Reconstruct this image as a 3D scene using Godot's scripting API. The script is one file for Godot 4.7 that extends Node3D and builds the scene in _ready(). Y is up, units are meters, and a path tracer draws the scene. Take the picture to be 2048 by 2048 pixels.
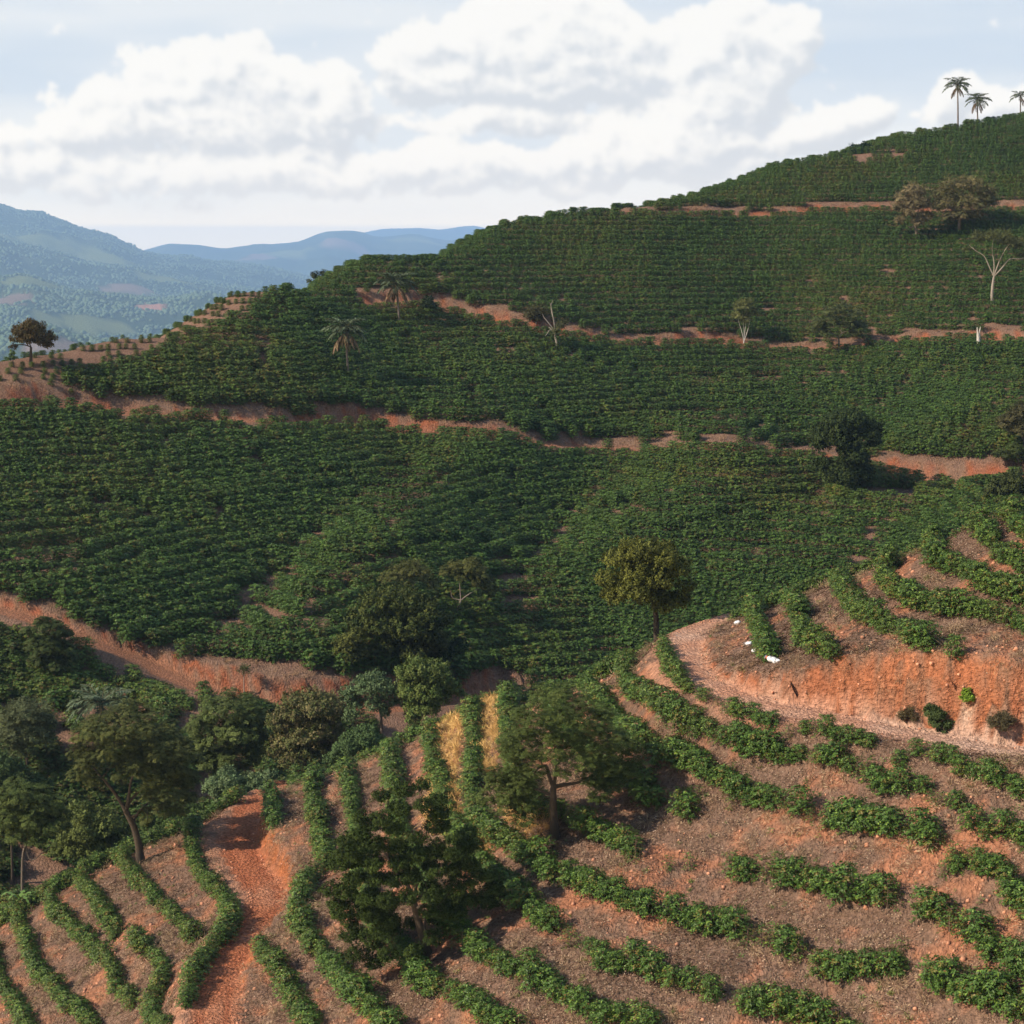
extends Node3D
# A coffee farm on steep hills: a near spur with young rows, a valley, a far hillside under dense coffee, hazy mountains.
# Positions read from the photograph are pixels (0..2048) turned into directions; distances come from the ground they touch.

const FOCAL := 3821.4
var cp := cos(deg_to_rad(7.81))
var sp := sin(deg_to_rad(7.81))
const EXPOSURE := 1.8
const HAZE := 0.000058
var taken := {}
var rng := RandomNumberGenerator.new()

func _ready() -> void:
	rng.seed = 77
	# ---------------------------------------------------------------- camera, sky, sun, exposure
	var cam := Camera3D.new()
	cam.name = "camera"
	cam.fov = 30.0
	cam.near = 1.0
	cam.far = 120000.0
	cam.rotation = Vector3(-deg_to_rad(7.81), 0, 0)
	cam.current = true
	add_child(cam)
	var sun := DirectionalLight3D.new()
	sun.name = "sun"
	sun.light_color = Color(1.0, 0.93, 0.83)
	sun.light_energy = 1.6
	sun.light_angular_distance = 0.53
	sun.shadow_enabled = true
	add_child(sun)
	sun.look_at_from_position(Vector3.ZERO, -Vector3(-0.78, 0.60, 0.22), Vector3.UP)
	var env := Environment.new()
	env.background_mode = Environment.BG_SKY
	env.tonemap_mode = Environment.TONE_MAPPER_LINEAR
	env.tonemap_exposure = EXPOSURE
	env.sdfgi_enabled = true
	env.ssao_enabled = true
	env.ssil_enabled = true
	env.fog_enabled = true
	env.fog_density = HAZE
	env.fog_light_color = Color(0.64, 0.80, 1.0)
	var sky := Sky.new()
	sky.sky_material = make_sky()
	env.sky = sky
	var we := WorldEnvironment.new()
	we.name = "world"
	we.environment = env
	add_child(we)
	# ---------------------------------------------------------------- the land
	make_materials()
	trace_rows()
	make_base()
	make_roads()
	settle_rows()
	build_terrain()
	build_mountains()
	# ---------------------------------------------------------------- what grows and stands on it
	make_sprigs()
	plant_fields()
	plant_near_rows()
	plant_ground_cover()
	plant_trees()
	plant_palms()
	place_small_things()

# ======================================================================== helpers

func numbered(called: String) -> String:
	var n: int = taken.get(called, 0)
	taken[called] = n + 1
	return called if n == 0 else "%s_%03d" % [called, n]

func tag(o: Node, label: String, category: String, group := "", kind := "") -> void:
	if label: o.set_meta("label", label)
	if category: o.set_meta("category", category)
	if group: o.set_meta("group", group)
	if kind: o.set_meta("kind", kind)

func thing(called: String, at: Vector3, label: String, category: String, group := "") -> Node3D:
	var o := Node3D.new()
	o.name = numbered(called)
	add_child(o)
	o.position = at
	tag(o, label, category, group)
	return o

func part(called: String, mesh: Mesh, m: Material, parent: Node, at := Transform3D.IDENTITY) -> MeshInstance3D:
	var o := MeshInstance3D.new()
	o.name = called
	o.mesh = mesh
	if m: o.material_override = m
	o.transform = at
	parent.add_child(o, true)
	return o

func many(called: String, mesh: Mesh, m: Material, where: Array, tints: PackedColorArray, parent: Node) -> MultiMeshInstance3D:
	var mm := MultiMesh.new()
	mm.transform_format = MultiMesh.TRANSFORM_3D
	mm.use_colors = true
	mm.mesh = mesh
	mm.instance_count = where.size()
	for i in where.size():
		mm.set_instance_transform(i, where[i])
		mm.set_instance_color(i, tints[i])
	var o := MultiMeshInstance3D.new()
	o.name = called
	o.multimesh = mm
	o.material_override = m
	parent.add_child(o, true)
	o.set_meta("kind", "stuff")
	return o

func ray(u: float, v: float) -> Vector3:
	var a := (u - 1024.0) / FOCAL
	var b := (1024.0 - v) / FOCAL
	return Vector3(a, b * cp - sp, -(cp + b * sp))

func at_height(u: float, v: float, y: float) -> Vector3:
	var r := ray(u, v)
	return r * (y / r.y)

func at_range(u: float, v: float, d: float) -> Vector3:
	var r := ray(u, v)
	return r * (d / Vector2(r.x, r.z).length())

func on_ground(u: float, v: float, near := 60.0, far := 520.0) -> Vector3:
	var r := ray(u, v)
	r /= Vector2(r.x, r.z).length()
	var d := near
	var step := 1.5
	while d < far:
		var p := r * d
		if p.y < land(p.x, p.z):
			var lo := d - step
			var hi := d
			for i in 8:
				var mid := (lo + hi) / 2
				var q := r * mid
				if q.y < land(q.x, q.z): hi = mid
				else: lo = mid
			return r * hi
		d += step
	return r * far

func smooth(points: PackedVector3Array, n: int) -> PackedVector3Array:
	var out := PackedVector3Array()
	for i in points.size() - 1:
		var a := points[maxi(i - 1, 0)]
		var b := points[i]
		var c := points[i + 1]
		var d := points[mini(i + 2, points.size() - 1)]
		for k in n:
			out.append(b.cubic_interpolate(c, a, d, float(k) / n))
	out.append(points[points.size() - 1])
	return out

func spread(points: PackedVector3Array, gap: float) -> PackedVector3Array:
	var out := PackedVector3Array()
	var left := 0.0
	for i in points.size() - 1:
		var a := points[i]
		var b := points[i + 1]
		var l := Vector2(a.x - b.x, a.z - b.z).length()
		while left < l:
			out.append(a.lerp(b, left / l))
			left += gap
		left -= l
	return out

func noise(s: int, f: float, octaves := 3) -> FastNoiseLite:
	var n := FastNoiseLite.new()
	n.seed = s
	n.noise_type = FastNoiseLite.TYPE_SIMPLEX_SMOOTH
	n.frequency = f
	n.fractal_octaves = octaves
	return n

func rnd(a: float, b: float) -> float:
	return rng.randf_range(a, b)

# ======================================================================== materials

var M := {}

func speckle(s: int, f: float, lo: float, hi: float, octaves := 5, cellular := false) -> NoiseTexture2D:
	var t := NoiseTexture2D.new()
	t.width = 1024
	t.height = 1024
	t.seamless = true
	t.seamless_blend_skirt = 0.2
	var n := noise(s, f, octaves)
	n.fractal_gain = 0.62
	if cellular:
		n.noise_type = FastNoiseLite.TYPE_CELLULAR
		n.cellular_return_type = FastNoiseLite.RETURN_DISTANCE
	t.noise = n
	var g := Gradient.new()
	g.offsets = PackedFloat32Array([0.15, 0.5, 0.85])
	g.colors = PackedColorArray([Color(lo, lo, lo).linear_to_srgb(), Color((lo + hi) / 2, (lo + hi) / 2, (lo + hi) / 2).linear_to_srgb(), Color(hi, hi, hi).linear_to_srgb()])
	t.color_ramp = g
	return t

func make_materials() -> void:
	var soil := StandardMaterial3D.new()
	soil.resource_name = "soil"
	soil.vertex_color_use_as_albedo = true
	soil.albedo_texture = speckle(3, 0.016, 0.36, 1.0, 6)
	soil.uv1_triplanar = true
	soil.uv1_world_triplanar = true
	soil.uv1_scale = Vector3.ONE / 5.3
	soil.roughness = 0.95
	soil.metallic_specular = 0.1
	soil.heightmap_enabled = true
	soil.heightmap_texture = speckle(9, 0.02, 0.0, 1.0, 6)
	soil.heightmap_scale = 24.0
	M.soil = soil
	var hill := soil.duplicate()
	hill.resource_name = "distant_ground"
	hill.uv1_scale = Vector3.ONE / 160.0
	hill.heightmap_scale = 500.0
	M.hill = hill
	for a in [["leaf", 0.48, 0.28, 0.2], ["tree_leaf", 0.65, 0.16, 0.2], ["straw", 0.8, 0.15, 0.3], ["litter", 0.9, 0.1, 0.0]]:
		var m := StandardMaterial3D.new()
		m.resource_name = a[0]
		m.vertex_color_use_as_albedo = true
		m.roughness = a[1]
		m.metallic_specular = a[2]
		m.cull_mode = BaseMaterial3D.CULL_DISABLED
		if a[3] > 0.0:
			m.backlight_enabled = true
			m.backlight = Color(a[3], a[3], a[3] * 0.7).linear_to_srgb()
		M[a[0]] = m
	for a in [["bark", Color(0.085, 0.065, 0.05)], ["pale_bark", Color(0.36, 0.31, 0.26)], ["grey_bark", Color(0.17, 0.14, 0.12)], ["dead_wood", Color(0.62, 0.58, 0.53)]]:
		var m := StandardMaterial3D.new()
		m.resource_name = a[0]
		m.albedo_color = a[1].linear_to_srgb()
		m.albedo_texture = speckle(21, 0.02, 0.5, 1.0, 5)
		m.uv1_triplanar = true
		m.uv1_scale = Vector3(2.2, 0.7, 2.2)
		m.roughness = 0.9
		m.metallic_specular = 0.25
		m.heightmap_enabled = true
		m.heightmap_texture = soil.heightmap_texture
		m.heightmap_scale = 4.0
		M[a[0]] = m
	var sack := StandardMaterial3D.new()
	sack.resource_name = "woven_sack"
	sack.albedo_color = Color(0.78, 0.79, 0.82)
	sack.albedo_color = Color(0.74, 0.76, 0.8).linear_to_srgb()
	sack.albedo_texture = speckle(31, 0.03, 0.75, 1.0, 4)
	sack.uv1_triplanar = true
	sack.roughness = 0.55
	M.sack = sack
	var tie := StandardMaterial3D.new()
	tie.resource_name = "orange_tie"
	tie.albedo_color = Color(0.75, 0.16, 0.06).linear_to_srgb()
	tie.roughness = 0.7
	M.tie = tie

# ======================================================================== sky

func make_sky() -> PanoramaSkyMaterial:
	# Air: blue overhead, white towards the horizon; cumulus banks along the horizon all the way round.
	var W := 4096
	var H := 2048
	var low := Image.create(8, 512, false, Image.FORMAT_RGBF)
	for y in 512:
		var el := (0.5 - (y + 0.5) / 512.0) * 180.0
		var c := air(maxf(el, 0.0))
		for x in 8:
			low.set_pixel(x, y, c)
	low.resize(W, H, Image.INTERPOLATE_BILINEAR)
	# one bank of cloud, 90 degrees wide, mirrored round the horizon
	var cw := 1024
	var ch := 240
	var per_degree := W / 360.0
	var puffs := cloud_puffs()
	var bins := []
	for k in 64:
		bins.append([])
	for p in puffs:
		for k in 64:
			var mid: float = (k * 16 + 8 - cw / 2.0) / per_degree
			if absf(mid - p[0]) < p[2] + 2.6: bins[k].append(p)
	var big := noise(11, 0.022, 3)
	var fine := noise(12, 0.06, 5)
	fine.fractal_gain = 0.6
	var veil := noise(13, 0.011, 4)
	var thick := PackedFloat32Array()
	var relief := PackedFloat32Array()
	var height := PackedFloat32Array()
	thick.resize(cw * ch)
	relief.resize(cw * ch)
	height.resize(cw * ch)
	for y in ch:
		var el0 := (ch - 1 - y + 0.5) / per_degree
		for x in cw:
			var bx := big.get_noise_2d(x, y * 1.3)
			var by := big.get_noise_2d(x + 900, y * 1.3)
			var f := fine.get_noise_2d(x, y * 1.25)
			var heap := 1.0 - 2.0 * absf(fine.get_noise_2d(x * 0.62 + 300.0, y * 0.8))
			var a := (x + 0.5 - cw / 2.0) / per_degree + bx * 0.7
			var e := el0 + by * 0.4
			var t := 0.0
			var up := 0.0
			var sum := 0.001
			for p in bins[x / 16]:
				var dx: float = (a - p[0]) / p[2]
				var dy: float = (e - p[1]) / (p[3] if e > p[1] else p[4])
				var r := dx * dx + dy * dy
				if r < 1.35:
					var w: float = (1.35 - r) * p[5]
					t += w
					up += w * (dy - 0.35 * dx)
					sum += w
			thick[y * cw + x] = minf(t, 1.5) + f * 0.55 + heap * 0.22 - 0.40
			relief[y * cw + x] = minf(t, 1.4) * 0.55 + heap * 0.42 + f * 0.22
			height[y * cw + x] = up / sum
	var bank := Image.create(cw, ch, false, Image.FORMAT_RGBF)
	for y in ch:
		var el0 := (ch - 1 - y + 0.5) / per_degree
		for x in cw:
			var o := y * cw + x
			var c := clear_air(el0)
			var vv := clampf(veil.get_noise_2d(x * 0.40, y * 2.4) * 1.4 + 0.45, 0.0, 1.0)
			c = c.lerp(Color(0.88, 0.895, 0.905), vv * 0.6)
			var t := thick[o]
			if t > 0.0:
				# heaps of vapour: the side towards the sun (upper left) is lit, bases are grey
				var d := relief[o] - relief[maxi(y - 4, 0) * cw + maxi(x - 3, 0)]
				var lit := clampf(0.54 + d * 0.9 + height[o] * 0.42, 0.0, 1.0)
				var k := Color(0.665, 0.71, 0.775).lerp(Color(0.94, 0.935, 0.925), smoothstep(0.14, 0.80, lit))
				var low_fade := lerpf(0.45, 1.0, smoothstep(0.6, 3.2, el0))
				c = c.lerp(k, smoothstep(0.0, 0.15, t) * 0.95 * low_fade)
			bank.set_pixel(x, y, beyond_haze(c, el0))
	var flip := bank.duplicate()
	flip.flip_x()
	# the image's middle column looks along -z
	for k in 4:
		var part_of: Image = bank if k % 2 == 0 else flip
		var left := posmod(W / 2 - cw / 2 + k * cw, W)
		var take := mini(cw, W - left)
		low.blit_rect(part_of, Rect2i(0, 0, take, ch), Vector2i(left, H / 2 - ch))
		if take < cw:
			low.blit_rect(part_of, Rect2i(take, 0, cw - take, ch), Vector2i(0, H / 2 - ch))
	var m := PanoramaSkyMaterial.new()
	m.panorama = ImageTexture.create_from_image(low)
	m.energy_multiplier = 1.0
	return m

func clear_air(el: float) -> Color:
	# how the air looks from the ground: white at the horizon, blue overhead
	return Color(0.87, 0.895, 0.91).lerp(Color(0.58, 0.69, 0.81), 1.0 - exp(-el / 5.0)).lerp(Color(0.30, 0.48, 0.78), 1.0 - exp(-el / 30.0))

func beyond_haze(c: Color, el: float) -> Color:
	# the ground haze lies in front of the sky and dims it near the horizon: what must shine behind it
	var t := exp(-HAZE * 400.0 / sin(deg_to_rad(maxf(el, 0.75))))
	var k := Color(0.185, 0.310, 0.468)
	var q := c * (1.0 / EXPOSURE)
	return Color(clampf((q.r - k.r * (1.0 - t)) / t, 0.0, 2.8), clampf((q.g - k.g * (1.0 - t)) / t, 0.0, 2.8), clampf((q.b - k.b * (1.0 - t)) / t, 0.0, 2.8))

func air(el: float) -> Color:
	return beyond_haze(clear_air(el), maxf(el, 0.4))

func cloud_puffs() -> Array:
	# azimuth, elevation, half width, half height above, below, opacity; degrees
	var out := []
	var list := [
		# left bank
		[150, 300, 130, 60, 40, 0.36], [220, 240, 110, 75, 60, 0.43], [330, 200, 130, 90, 80, 0.50], [440, 190, 120, 110, 90, 0.50], [520, 150, 90, 80, 90, 0.54], [620, 190, 110, 80, 80, 0.43], [350, 280, 260, 60, 45, 0.40], [560, 285, 200, 70, 50, 0.43], [680, 240, 110, 90, 70, 0.43],
		# middle bank
		[830, 130, 90, 75, 90, .8], [960, 110, 100, 90, 90, .85], [1080, 60, 85, 70, 90, .9], [1170, 60, 100, 75, 100, .9], [1010, 160, 190, 110, 60, .85], [1170, 150, 160, 110, 80, .85], [1260, 120, 80, 70, 80, .8],
		# right bank
		[1400, 110, 95, 90, 80, .9], [1480, 80, 75, 70, 70, .9], [1540, 130, 80, 80, 65, .9], [1440, 170, 120, 80, 60, .85], [1570, 90, 55, 60, 60, .7],
		# lower shelves
		[1000, 250, 210, 38, 26, .75], [1330, 270, 130, 80, 60, .8], [1450, 240, 110, 75, 60, .8], [1250, 310, 170, 60, 50, .7], [1400, 330, 160, 60, 50, .6], [930, 330, 140, 60, 50, .5], [1130, 350, 260, 55, 50, .6], [700, 350, 320, 50, 50, .5], [300, 360, 380, 50, 60, .45], [1660, 260, 110, 55, 45, .7], [1730, 235, 60, 45, 40, .6], [1600, 290, 90, 50, 40, .6], [1900, 200, 55, 42, 60, .8], [1950, 240, 130, 60, 60, .75],
	]
	for p in list:
		out.append([(p[0] - 1024.0) / FOCAL * 57.3, (498.0 - p[1]) / FOCAL * 57.3, p[2] / FOCAL * 57.3, p[3] / FOCAL * 57.3, p[4] / FOCAL * 57.3, p[5]])
	var r := RandomNumberGenerator.new()
	r.seed = 5
	for side in [-1.0, 1.0]:
		for k in 7:
			var a: float = side * (17.0 + k * 5.2 + r.randf() * 2.0)
			for j in 4:
				out.append([a + r.randf_range(-2, 2), r.randf_range(1.0, 5.0), r.randf_range(1.2, 2.8), r.randf_range(0.9, 1.6), r.randf_range(0.7, 1.2), r.randf_range(0.5, 0.85)])
	return out

# ======================================================================== the shape of the land

# Coffee rows of the near spur follow contours: [name, height of the ground, pixels along the row]
const ROWS := [
	["R1", -25.45, [1329,1277, 1333,1315, 1362,1352, 1418,1390, 1465,1408, 1530,1432, 1568,1437]],
	["R1", -25.45, [1605,1451, 1662,1460, 1718,1469, 1769,1483]],
	["R1", -25.45, [1802,1512, 1849,1498, 1905,1516, 1962,1540, 1999,1554, 2056,1568]],
	["R2", -26.7, [1249,1324, 1258,1362, 1296,1394, 1343,1423, 1399,1451, 1455,1474, 1512,1488, 1568,1507, 1624,1512, 1680,1521, 1737,1544, 1774,1563, 1821,1570, 1868,1584, 1915,1607]],
	["R2", -26.7, [1938,1638, 1957,1645]],
	["R2", -26.7, [2009,1652, 2056,1671]],
	["R3", -28.3, [1180,1371, 1195,1401, 1226,1432, 1262,1463, 1305,1493, 1371,1521, 1437,1554, 1512,1587, 1568,1605, 1605,1619]],
	["R3", -28.3, [1662,1632, 1737,1643, 1784,1657]],
	["R3", -28.3, [1840,1660, 1882,1680]],
	["R3", -28.3, [1920,1709, 1980,1725, 2018,1765, 2044,1807]],
	["R4", -29.85, [1101,1385, 1113,1427, 1151,1479, 1202,1521, 1258,1559, 1296,1587, 1333,1591]],
	["R4", -29.85, [1369,1605, 1384,1615]],
	["R5", -31.4, [1018,1373, 1015,1455, 1030,1540, 1071,1601, 1127,1624, 1165,1643, 1212,1666, 1249,1680, 1287,1704]],
	["R5", -31.4, [1385,1720, 1404,1725]],
	["R5", -31.4, [1460,1730, 1530,1746, 1587,1753, 1643,1767, 1685,1785]],
	["R5", -31.4, [1737,1779, 1765,1795, 1807,1804]],
	["R5", -31.4, [1854,1812, 1905,1840, 1962,1868, 1999,1905, 2051,1929]],
	["R6", -32.85, [944,1414, 952,1497, 944,1580, 956,1633, 993,1662, 1022,1679, 1062,1711, 1109,1739]],
	["R6", -32.85, [1141,1751, 1212,1774, 1258,1795, 1310,1816]],
	["R6", -32.85, [1352,1823, 1418,1845, 1493,1863, 1549,1882, 1610,1901]],
	["R6", -32.85, [1643,1934, 1718,1926, 1812,1932]],
	["R6", -32.85, [1868,1962, 1943,1980, 2018,1999]],
	["R7", -34.2, [857,1468, 865,1522, 881,1570, 910,1650, 950,1710, 1000,1758, 1040,1795, 1078,1826, 1115,1842]],
	["R7", -34.2, [1140,1873, 1177,1885, 1217,1916, 1289,1926, 1320,1935]],
	["R7", -34.2, [1350,1944, 1413,1972, 1440,1980]],
	["R7", -34.2, [1490,1994, 1574,2012, 1640,2035, 1700,2060]],
	["R8", -35.55, [782,1493, 786,1538, 790,1575, 800,1660, 850,1770, 907,1844, 943,1888, 980,1912, 1040,1932, 1084,1960, 1124,1984, 1174,2009, 1217,2025, 1280,2034, 1326,2046]],
	["R9", -36.9, [697,1536, 701,1572, 708,1620, 715,1660, 725,1750, 755,1840, 799,1891, 831,1931, 853,1956, 907,1982, 943,2007, 998,2040, 1040,2062]],
	["R10", -38.25, [632,1547, 625,1572, 632,1609, 635,1645, 643,1681, 650,1710, 646,1732, 621,1754, 606,1775, 599,1808, 603,1844, 617,1873, 646,1899, 661,1928, 675,1957, 708,1986, 744,2011, 790,2046]],
	["R11", -38.2, [540,1585, 545,1610, 552,1650]],
	["R11", -39.6, [523,1891, 538,1913, 556,1942, 574,1967, 588,1993, 603,2018, 622,2050]],
	["U1", -23.5, [1507,1215, 1515,1248, 1532,1281, 1536,1306]],
	["U2", -22.5, [1585,1194, 1598,1231, 1606,1260, 1631,1285, 1668,1298, 1697,1318, 1726,1338]],
	["U3", -21.3, [1672,1149, 1689,1182, 1714,1215, 1747,1236, 1788,1248, 1830,1269, 1871,1290, 1912,1314, 1954,1331, 1979,1341]],
	["U4", -20.0, [1784,1116, 1768,1155, 1801,1182, 1830,1203, 1871,1204, 1912,1211, 1975,1223, 2060,1246]],
	["U5", -18.8, [1871,1066, 1867,1103, 1896,1124, 1933,1140, 1987,1169, 2060,1196]],
	["U6", -17.5, [1954,1041, 1975,1078, 2016,1107, 2060,1130]],
	["U7", -16.2, [2020,1005, 2035,1040, 2070,1065]],
	["L1", -41.0, [385,1651, 382,1685, 390,1716, 407,1751, 433,1773, 456,1802, 467,1828, 456,1856, 433,1876, 422,1899, 395,1927, 382,1956, 376,1998]],
	["L2", -42.3, [248,1705, 256,1733, 285,1765, 308,1793, 342,1822, 370,1847, 390,1876]],
	["L2", -42.7, [268,1876, 299,1899, 328,1933, 322,1961, 308,1998, 310,2030, 330,2056]],
	["L3", -43.6, [168,1748, 171,1771, 194,1799, 205,1822, 228,1847, 231,1872]],
	["L4", -45.0, [100,1788, 114,1822, 142,1850, 171,1879, 199,1907, 222,1939, 236,1970, 262,1990, 251,2021]],
	["L5", -46.3, [40,1813, 43,1856, 57,1890, 80,1941, 108,1970, 142,2001, 171,2021, 200,2050]],
	["L6", -47.6, [-20,1900, 0,1956, 20,1993, 43,2027, 60,2055]],
]
var rows := []   # {name, y, line}

func trace_rows() -> void:
	for r in ROWS:
		var line := PackedVector3Array()
		var px: Array = r[2]
		for k in range(0, px.size(), 2):
			var p := at_height(px[k], px[k + 1], r[1] + 0.5)
			p.y = r[1]
			line.append(p)
		rows.append({"name": r[0], "y": r[1], "line": line})

# [u, v, horizontal distance]: what the picture shows of the ground, and guesses for the ground it hides
const SEEN := [
	# near bank above the right track
	[2048,1368,97.2], [1960,1366,98.2], [1860,1345,99.5], [1800,1350,100], [1726,1364,101], [1620,1360,103], [1540,1354,105.5], [1449,1314,113.5],
	# the slope above and below the right track
	[1979,1345,98.8], [2048,1240,104], [2048,1190,106.2], [2048,1124,109.8], [1900,1215,108.5], [1900,1130,114], [1871,1290,103], [1800,1250,108], [2000,1290,101.3], [1960,1050,120], [2300,1240,101], [2300,1120,107],
	[2048,1560,91.6], [2048,1650,88.8], [2048,1800,84.8], [2048,2048,79], [1800,1520,95.8], [1800,1640,91.8], [1800,1800,87.3], [1800,2048,81.5], [1550,1450,102.0], [1550,1560,98.5], [1550,1700,93.5], [1550,1850,89], [1550,2048,83.5], [2350,1560,88], [2350,1800,81], [2350,2048,75],
	# far hillside, column by column
	[-420,1240,196], [-420,1000,228], [-420,810,262], [-420,790,275],
	[0,1225,192], [0,1020,222], [0,880,244], [0,800,256], [0,765,259], [0,735,264],
	[200,1262,188], [200,1050,219], [200,900,243], [200,815,258], [200,740,268], [200,688,278],
	[450,1360,183], [450,1150,208], [450,980,234], [450,830,260], [450,700,285], [450,612,308],
	[700,1398,180], [700,1320,188], [700,1100,219], [700,960,243], [700,838,265], [700,700,293], [700,605,318], [725,535,346],
	[980,1370,190], [950,1200,211], [950,1000,245], [950,865,270], [950,750,292], [950,622,322], [950,540,352], [975,475,385],
	[1200,1272,210], [1200,1100,234], [1200,980,254], [1200,880,273], [1200,770,297], [1200,668,324], [1200,560,356], [1195,432,406],
	[1440,1180,218], [1500,1100,230], [1500,1000,250], [1500,893,277], [1500,790,302], [1500,680,330], [1500,560,361], [1500,423,400], [1500,356,432],
	[1760,1060,232], [1750,980,250], [1750,850,285], [1750,765,305], [1750,675,326], [1750,540,360], [1750,415,397], [1740,300,456],
	[2048,985,240], [2000,955,256], [1850,952,260], [2048,846,270], [1850,852,277], [2048,760,298], [2048,670,320], [2048,540,356], [2048,408,394], [2048,320,430], [2048,236,468],
	[2500,985,240], [2500,840,268], [2500,670,315], [2500,540,350], [2500,400,390], [2500,190,470],
	# under the lower left road
	[200,1500,170], [300,1420,177], [400,1430,174], [60,1400,180], [0,1480,173],
]
# [u, v, distance of the crest, drop behind it]
const CREST := [[-420,790,275], [0,735,264], [200,688,278], [450,612,308], [725,535,346], [975,475,385], [1195,432,406], [1500,356,432], [1740,300,456], [2048,236,468], [2500,190,470]]
const SPUR_CREST := [[2048,1000,119], [1954,1050,123], [1871,1080,125], [1784,1125,125], [1672,1160,125], [1585,1200,125], [1507,1225,125], [1440,1250,125], [1312,1275,125], [1250,1325,123], [1180,1388,123], [1018,1400,135], [857,1480,134], [697,1550,138], [540,1600,139], [399,1650,136], [285,1685,134], [168,1745,133], [40,1800,133], [-150,1850,136]]

var ctrl := PackedVector3Array()
var weight := PackedFloat64Array()
func settle_rows() -> void:
	# put every row where the picture shows it on the finished ground
	for i in ROWS.size():
		var px: Array = ROWS[i][2]
		var line := PackedVector3Array()
		for k in range(0, px.size(), 2):
			var p := on_ground(px[k], px[k + 1] + 0.5 * FOCAL / rows[i].line[k / 2].length(), 70.0, 150.0)
			if Vector2(p.x, p.z).length() > 144.0: p = rows[i].line[k / 2]
			line.append(p)
		var n := px.size()
		if px[n - 2] > 2000:   # rows go on past the picture's edge
			for k in 3:
				line.append(on_ground(px[n - 2] + 90.0 * (k + 1), minf(px[n - 1] + 24.0 * (k + 1), 2180.0) + 20.0, 60.0, 150.0))
		rows[i].line = line

const LOOSE := 0.0008
const GI := 96
const GJ := 130
const Z0 := 52.0
const Z1 := 620.0
var grid := PackedFloat32Array()

func make_base() -> void:
	for r in rows:
		var line: PackedVector3Array = r.line
		var last := Vector3(1e9, 0, 0)
		for k in line.size():
			var at := seen_at(line[k])
			if r.name.begins_with("R") and at.x > 1500.0 or r.name.begins_with("U") and at.x > 1740.0: continue
			if last.distance_to(line[k]) > 5.0 or k == line.size() - 1:
				ctrl.append(line[k])
				last = line[k]
	for s in SEEN:
		ctrl.append(at_range(s[0], s[1], s[2]))
	for c in CREST:
		var p := at_range(c[0], c[1], c[2])
		var dir := Vector3(p.x, 0, p.z).normalized()
		for b in [[26.0, -9.0], [70.0, -42.0], [140.0, -85.0]]:
			ctrl.append(p + dir * b[0] + Vector3(0, b[1], 0))
	for c in SPUR_CREST:
		var p := at_range(c[0], c[1], c[2])
		var dir := Vector3(p.x, 0, p.z).normalized()
		ctrl.append(p + dir * 11.0 + Vector3(0, -6.0, 0))
	# the valley floor between spur and far hillside
	for v in [[2300, 165, -33.0], [2048, 160, -31.0], [2048, 198, -36.0], [1760, 160, -34.0], [1760, 195, -40.0], [1440, 160, -39.0], [1440, 192, -45.0], [1180, 155, -42.0], [1180, 182, -48.0], [950, 162, -47.0], [700, 160, -48.5], [450, 155, -50.0], [200, 150, -51.0], [0, 150, -52.0], [-300, 155, -52.0]]:
		var r := ray(v[0], 1024)
		var k: float = v[1] / Vector2(r.x, r.z).length()
		ctrl.append(Vector3(r.x * k, v[2], r.z * k))
	# below and beside the frame
	for v in [[1024, 62, -46.0], [2048, 60, -44.0], [0, 72, -56.0], [-500, 100, -56.0], [400, 66, -50.0], [2700, 80, -26.0], [2700, 110, -10.0], [2500, 125, -12.0]]:
		var r := ray(v[0], 1024)
		var k: float = v[1] / Vector2(r.x, r.z).length()
		ctrl.append(Vector3(r.x * k, v[2], r.z * k))
	solve_base()
	grid.resize((GI + 1) * (GJ + 1))
	var n := ctrl.size()
	var cx := PackedFloat32Array()
	var cz := PackedFloat32Array()
	for c in ctrl:
		cx.append(c.x / 100.0)
		cz.append(c.z / 100.0)
	for j in GJ + 1:
		var zz := Z0 * pow(Z1 / Z0, float(j) / GJ)
		var w := 22.0 + 0.36 * zz
		for i in GI + 1:
			var x := (float(i) / GI * 3.0 - 1.5) * w / 100.0
			var z := -zz / 100.0
			var h := weight[n] + weight[n + 1] * x + weight[n + 2] * z
			for k in n:
				var dx := x - cx[k]
				var dz := z - cz[k]
				var r2 := dx * dx + dz * dz
				if r2 > 1e-9:
					h += weight[k] * r2 * log(r2)
			grid[j * (GI + 1) + i] = h

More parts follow.
